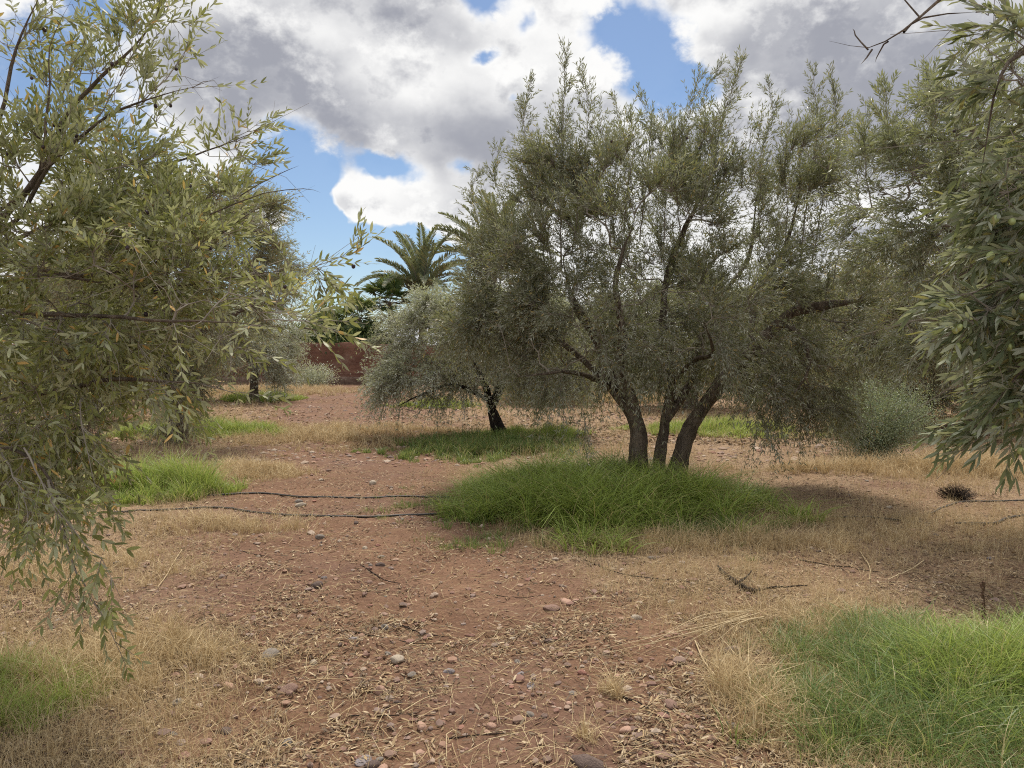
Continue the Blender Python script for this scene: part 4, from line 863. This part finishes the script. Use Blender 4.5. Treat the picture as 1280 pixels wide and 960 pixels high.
def stone(px, py, wpx, key, label, v_=0, group=None, sink=.25, flat=1.0):
    p = gpt(px, py); s = wpx / 2 / FPX * p[1] / 1.15; o = bpy.data.objects.new('stone', ROCKS[key, v_ % 4]); COL.objects.link(o)
    o.scale = (s, s * .85, s * flat); o.location = (p[0], p[1], p[2] + s * .45 * flat * (.55 - sink)); o.rotation_euler = (rng.uniform(-.15, .15), rng.uniform(-.15, .15), rng.uniform(0, 6.28))
    tag(o, label, 'stone', group)
SG = 'larger stones lying on the red earth'
for i, a_ in enumerate([(338, 820, 30, 'grey', 'rounded grey-brown stone beside a dry tuft in the left foreground', .1, 1.0), (497, 828, 26, 'pale', 'flat pale stone with a light top in the middle of the near earth', .2, .7),
        (476, 866, 18, 'pink', 'round pinkish-brown pebble below the flat pale stone', .0, 1.1), (359, 862, 26, 'brown', 'long reddish stone half buried below the rounded grey-brown one', .3, .7), (396, 738, 17, 'dark', 'dark upright angular stone left of the earth centre', .0, 1.5),
        (708, 751, 20, 'pink', 'light pink-orange stone lying in the open earth under the grass island', .1, .8), (690, 760, 28, 'brown', 'brown flat stone touching the pink-orange stone', .4, .6), (728, 846, 14, 'red', 'small brick-red stone below the earth centre', .1, .8),
        (826, 948, 32, 'brown', 'flat brown stone at the bottom edge right of centre', .3, .5), (783, 914, 20, 'pink', 'tan stone above the flat brown one at the bottom edge', .2, .7), (838, 884, 26, 'brown', 'tan clod-like stone left of the straw tufts', .3, .7),
        (914, 817, 22, 'dark', 'dark stone in front of the bundle of reeds', .2, .8), (898, 826, 16, 'pale', 'pale stone touching the dark stone near the reeds', .2, .8), (527, 914, 18, 'pink', 'salmon-coloured stone near the bottom, left of centre', .1, .8),
        (360, 926, 18, 'grey', 'dull round stone near the lower left of the earth', .2, .9), (614, 912, 14, 'pink', 'smooth tan pebble near the bottom centre', .1, .9), (663, 862, 14, 'blue', 'bluish-grey stone right of the bottom centre', .2, .8),
        (716, 869, 13, 'grey', 'grey oval stone under the brick-red one', .1, .8), (650, 847, 12, 'blue', 'small blue-grey stone above the bluish-grey one', .1, .8), (832, 690, 20, 'brown', 'reddish stone at the near edge of the grass island', .3, .8),
        (815, 697, 12, 'grey', 'small grey stone beside the reddish one at the grass island', .1, .8), (373, 629, 12, 'grey', 'grey stone sitting on the upper hose', .0, 1.2), (376, 634, 14, 'pale', 'whitish stone just below the grey one by the hoses', .1, .8),
        (466, 604, 12, 'pale', 'whitish stone on the path beyond the hoses', .1, .8), (402, 601, 10, 'pale', 'small whitish stone on the path, left of the other whitish one', .1, .8), (445, 657, 9, 'dark', 'small dark stone just below the lower hose', .0, 1.1),
        (400, 675, 14, 'grey', 'grey-brown stone on the path below the hoses', .2, .8), (456, 687, 9, 'pale', 'tiny whitish stone with a dark underside on the path', .1, .8), (839, 793, 20, 'pink', 'long pink stone left of the reeds', .3, .5),
        (862, 841, 13, 'blue', 'slate-blue stone left of the pale curved stem', .1, .7), (800, 825, 11, 'brown', 'round brown stone between the pink and slate-blue ones', .1, .9), (392, 825, 13, 'pale', 'light grey pebble right of the rounded grey-brown stone', .1, .9),
        (442, 800, 14, 'blue', 'purple-grey stone above the flat pale one', .2, .6), (480, 785, 14, 'grey', 'grey stone at the left centre of the earth', .2, .7), (515, 845, 14, 'grey', 'grey stone right of and below the flat pale one', .2, .7),
        (560, 845, 16, 'blue', 'dark bluish stone in leaf bits at the bottom centre', .2, .7), (455, 955, 26, 'blue', 'slate stone cut by the bottom edge', .3, .5), (485, 945, 16, 'pale', 'cream chip near the bottom edge', .2, .5), (565, 895, 14, 'brown', 'brown stone on the lower middle earth', .2, .8),
        (950, 846, 18, 'dark', 'dark stone at the edge of the right foreground grass', .2, .8)]):
    stone(a_[0], a_[1], a_[2], a_[3], a_[4], i, SG, a_[5], a_[6])
x, y = in_view(230, 2.6, 12, 1.0, .9)
kk = list(RM)
words = {'grey': 'grey', 'pale': 'pale', 'brown': 'brown', 'pink': 'pinkish', 'red': 'red', 'dark': 'dark', 'blue': 'bluish-grey'}
for i in range(len(x)):
    if ((x[i] - cM[0]) / 1.9) ** 2 + ((y[i] - cM[1] - .2) / 1.0) ** 2 < 1 or (x[i] > 1.4 and y[i] < 4.6): continue
    key = kk[int(rng.choice(7, p=[.2, .15, .28, .14, .04, .12, .07]))]; s = rng.gamma(3, .0038) + .007
    o = bpy.data.objects.new('stone', ROCKS[key, int(rng.integers(4))]); COL.objects.link(o); o.scale = (s, s * .8, s * .8)
    o.location = (x[i], y[i], float(height(x[i], y[i])) + s * .05); o.rotation_euler = (rng.uniform(-.2, .2), rng.uniform(-.2, .2), rng.uniform(0, 6.28))
    px_ = 640 + FPX * x[i] / y[i]; py_ = 440 + FPX * 1.6 / y[i]
    band = ('beyond the two hoses' if py_ < 612 else 'beside the two hoses' if py_ < 660 else 'on the bare earth nearer than the hoses' if py_ < 735 else 'level with the pink-orange stone' if py_ < 800 else 'level with the flat pale stone' if py_ < 870 else 'near the bottom edge')
    side = 'far left' if px_ < 250 else 'left' if px_ < 480 else 'middle' if px_ < 700 else 'right of the middle' if px_ < 950 else 'far right'
    tag(o, '%s %s stone %s, %s' % ('tiny' if s < .016 else 'small', words[key], band, side), 'stone', 'small stones scattered %s, %s' % (band, side))

# ------------------------------------------------------------------ hoses, dead wood, reeds, stalks
M_HOSE = plain_mat('black_hose', (.018, .017, .017), (.05, .045, .042), 12, .55, .1, .4)
M_DEAD = bark_mat('dead_wood', (.045, .032, .026), (.11, .08, .062), (.16, .13, .11), 30)
M_REED = plain_mat('dry_reed', (.40, .30, .17), (.56, .45, .28), 14, .6, .1)
M_SEED = plain_mat('dry_seed_head', (.08, .045, .03), (.17, .10, .065), 60, .9, .5)
def ground_line(pts, lift, jit=.0):
    q = [gpt(p[0], p[1]) for p in pts]; sp = spline(q, .05); sp[:, 0] += (vn(np.arange(len(sp)) * .13, np.arange(len(sp)) * 0 + len(sp)) - .5) * jit
    sp[:, 2] = height(sp[:, 0], sp[:, 1]); k_ = np.ones(9) / 9; z = np.convolve(np.pad(sp[:, 2], 4, mode='edge'), k_, 'valid'); sp[:, 2] = np.maximum(z, sp[:, 2] - .004) + lift
    return sp
def lay(name, pts, r, mat, label, cat, group=None, lift=None, taper=0.0, gn=0.0, jit=.02):
    sp = ground_line(pts, r * .8 if lift is None else lift, jit); s = np.linspace(0, 1, len(sp)); o_ = sp[0].copy()
    V, Q_ = tube(sp - o_, r * (1 - taper * s), 8, gnarl=gn); o = link(name, mesh_from(name, V, Q_, smooth=True), mat, loc=o_); return tag(o, label, cat, group)
HG = 'black irrigation hoses lying across the grove'
lay('irrigation_hose', [(225, 626), (270, 621), (330, 617), (400, 623), (470, 623), (520, 619), (600, 618)], .0105, M_HOSE, 'black irrigation hose, farther of the two crossing the path into the grass island', 'hose', HG)
lay('irrigation_hose', [(120, 645), (210, 640), (280, 638), (330, 644), (400, 648), (460, 647), (515, 643), (600, 640)], .0105, M_HOSE, 'black irrigation hose, nearer of the two crossing the path into the grass island', 'hose', HG)
lay('irrigation_hose', [(1040, 645), (1090, 646), (1140, 651), (1165, 653)], .008, M_HOSE, 'thin dark hose half buried right of the grass island', 'hose', HG)
lay('irrigation_hose', [(1163, 641), (1180, 634), (1205, 626), (1250, 626), (1300, 627), (1360, 627)], .010, M_HOSE, 'black hose curving beside the dark twig clump at the right', 'hose', HG)
lay('irrigation_hose', [(1195, 655), (1240, 655), (1262, 648), (1300, 643), (1350, 640)], .012, M_HOSE, 'black hose lying nearest the right edge over old ash', 'hose', HG)
TG = 'dead twigs lying on the earth'
def fork(name, main, subs, r, mat, label, cat, group=None):
    root = empty(name, gpt(*main[0])); tag(root, label, cat, group); o_ = np.array(root.location)
    sp = ground_line(main, r * 1.2, .03); V, Q_ = tube(sp - o_, r * (1 - .6 * np.linspace(0, 1, len(sp))), 7, gnarl=.15); link('stem', mesh_from('stem', V, Q_, smooth=True), mat, root)
    for sb in subs:
        sp = ground_line(sb, r * 2.0, .02); V, Q_ = tube(sp - o_, r * .5 * (1 - .6 * np.linspace(0, 1, len(sp))), 5, gnarl=.1); link('side_twig', mesh_from('side_twig', V, Q_, smooth=True), mat, root)
fork('dead_branch', [(945, 744), (925, 737), (908, 722), (897, 710)], [[(945, 744), (975, 741), (1010, 738)], [(925, 738), (935, 730), (940, 722)]], .018, M_DEAD, 'thick dark dead branch lying beyond the bundle of reeds', 'branch')
fork('dead_branch', [(728, 702), (760, 714), (792, 722), (850, 731), (905, 736)], [[(792, 722), (805, 714)], [(850, 731), (870, 738)]], .006, M_DEAD, 'long thin dark branch lying in front of the grass island', 'branch')
fork('dead_branch', [(1000, 700), (1050, 708), (1100, 712)], [[(1050, 708), (1060, 716)]], .006, M_DEAD, 'thin dead branch in the straw at the right of the island', 'branch')
for (pts, r, lab) in [([(440, 790), (470, 797), (520, 806), (560, 806)], .004, 'thin dark twig above the flat pale stone'), ([(498, 780), (530, 792), (558, 797)], .0045, 'dark twig at the upper left centre of the earth'),
        ([(440, 896), (500, 897), (545, 899)], .0035, 'thin dark twig along the bottom left of centre'), ([(450, 712), (480, 727), (500, 730)], .005, 'short dark twig on the path below the hoses'), ([(560, 928), (600, 922), (640, 920)], .003, 'fine twig near the bottom centre'),
        ([(780, 878), (800, 886), (812, 896)], .006, 'short dark stick by the tan clod-like stone'), ([(300, 690), (340, 700), (390, 696)], .004, 'thin twig in dry grass left of the path'), ([(600, 742), (640, 748), (680, 742)], .003, 'fine twig just left of the pink-orange stone'),
        ([(1090, 800), (1130, 812), (1180, 806)], .004, 'thin twig in the edge of the right foreground grass'), ([(210, 800), (240, 812), (280, 808)], .004, 'dark twig in the matted grass at the left')]:
    lay('twig', pts, r, M_DEAD, lab, 'twig', TG, taper=.5, gn=.1)
# bundle of pale reeds
root = empty('reed_bundle', gpt(880, 800)); tag(root, 'bundle of long straw-pale dry reeds fanned out on the earth', 'reeds'); o_ = np.array(root.location)
for i in range(12):
    t_ = i / 11; a0 = gpt(955 - 30 * rng.random() * (i > 2), 778 + 12 * rng.random()); a1 = gpt(730 + 130 * rng.random(), 790 + 28 * t_ + 4 * rng.random()) if i > 3 else gpt(850 + 20 * i, 806 + 2 * i)
    mid = (a0 + a1) / 2 + [0, rng.normal() * .03, .02 + .04 * rng.random()]; sp = spline([a0 + [0, 0, .05 + .03 * rng.random()], mid + [0, 0, .02], a1 + [0, 0, .008]], .06)
    V, Q_ = tube(sp - o_, rng.uniform(.0014, .0034) * (1 - .6 * np.linspace(0, 1, len(sp))), 5); link('stem', mesh_from('stem', V, Q_, smooth=True), M_REED, root)
lay('dry_stem', [(868, 805), (880, 830), (900, 855), (922, 880), (926, 895), (912, 905)], .0042, M_REED, 'long pale curved dry stem right of the slate-blue stone', 'stem', lift=.02, taper=.3)
lay('dry_stem', [(500, 897), (530, 880), (570, 870), (600, 868)], .0028, M_REED, 'pale curved dry stem in the lower middle of the earth', 'stem', lift=.012, taper=.5)
lay('dry_stem', [(1075, 690), (1085, 705), (1088, 724)], .004, M_REED, 'short pale dry stem right of the thin dead branch', 'stem', lift=.02)
lay('dry_stem', [(1110, 726), (1130, 714), (1155, 698)], .004, M_REED, 'pale dry stem slanting in the straw at the right', 'stem', lift=.02)
lay('dry_stem', [(197, 740), (210, 722), (222, 700), (228, 690)], .003, M_REED, 'thin pale forked stem in dry grass at the left', 'stem', lift=.02)
# clump of dark twigs
root = empty('twig_clump', gpt(1195, 622)); tag(root, 'low rounded clump of dark dead twigs beside the curving hose', 'dead shrub'); n = 340
an = rng.uniform(0, 6.283, n); ra = rng.random(n) ** .6; tip = np.stack([np.cos(an) * ra * .24, np.sin(an) * ra * .18, .17 * (1 - ra ** 2 * .6) * rng.uniform(.6, 1.1, n)], 1); st0 = tip * np.array([.3, .3, 0]) ; md = (tip * .6 + st0 * .4) + rng.normal(size=(n, 3)) * .02
md[:, 2] = np.abs(md[:, 2])
V, Q_ = fan([edge_tubes(st0, md, np.full(n, .0022), np.full(n, .0018), 3), edge_tubes(md, tip, np.full(n, .0018), np.full(n, .001), 3)]); link('twig', mesh_from('twig', V, Q_), M_DEAD, root)
# dried flower stalk
p0 = gpt(1229, 800); root = empty('seed_stalk', p0); tag(root, 'dark dried seed stalk standing out of the right foreground grass', 'dried plant')
sp = spline([np.array([0, 0, 0]), np.array([.005, 0, .15]), np.array([-.012, 0, .31])], .03); V, Q_ = tube(sp, .004, 6); link('stem', mesh_from('stem', V, Q_, smooth=True), M_SEED, root)
V0, Qb_, Tb_ = uv_ball(7, 5); Vs, Qs, Ts, off = [], [], [], 0
for i in range(26):
    zz = .10 + .2 * rng.random() if i > 11 else .27 + .045 * rng.random(); a_ = rng.random() * 6.28; r0_ = .005 if i > 11 else .008; s_ = rng.uniform(.005, .008)
    Vs.append(V0 * [s_, s_, s_ * 1.3] + [math.cos(a_) * r0_ - .010 * zz / .3, math.sin(a_) * r0_, zz]); Qs.append(Qb_ + off); Ts.append(Tb_ + off); off += len(V0)
link('seed_head', mesh_from('seed_head', np.concatenate(Vs), np.concatenate(Qs), np.concatenate(Ts)), M_SEED, root)
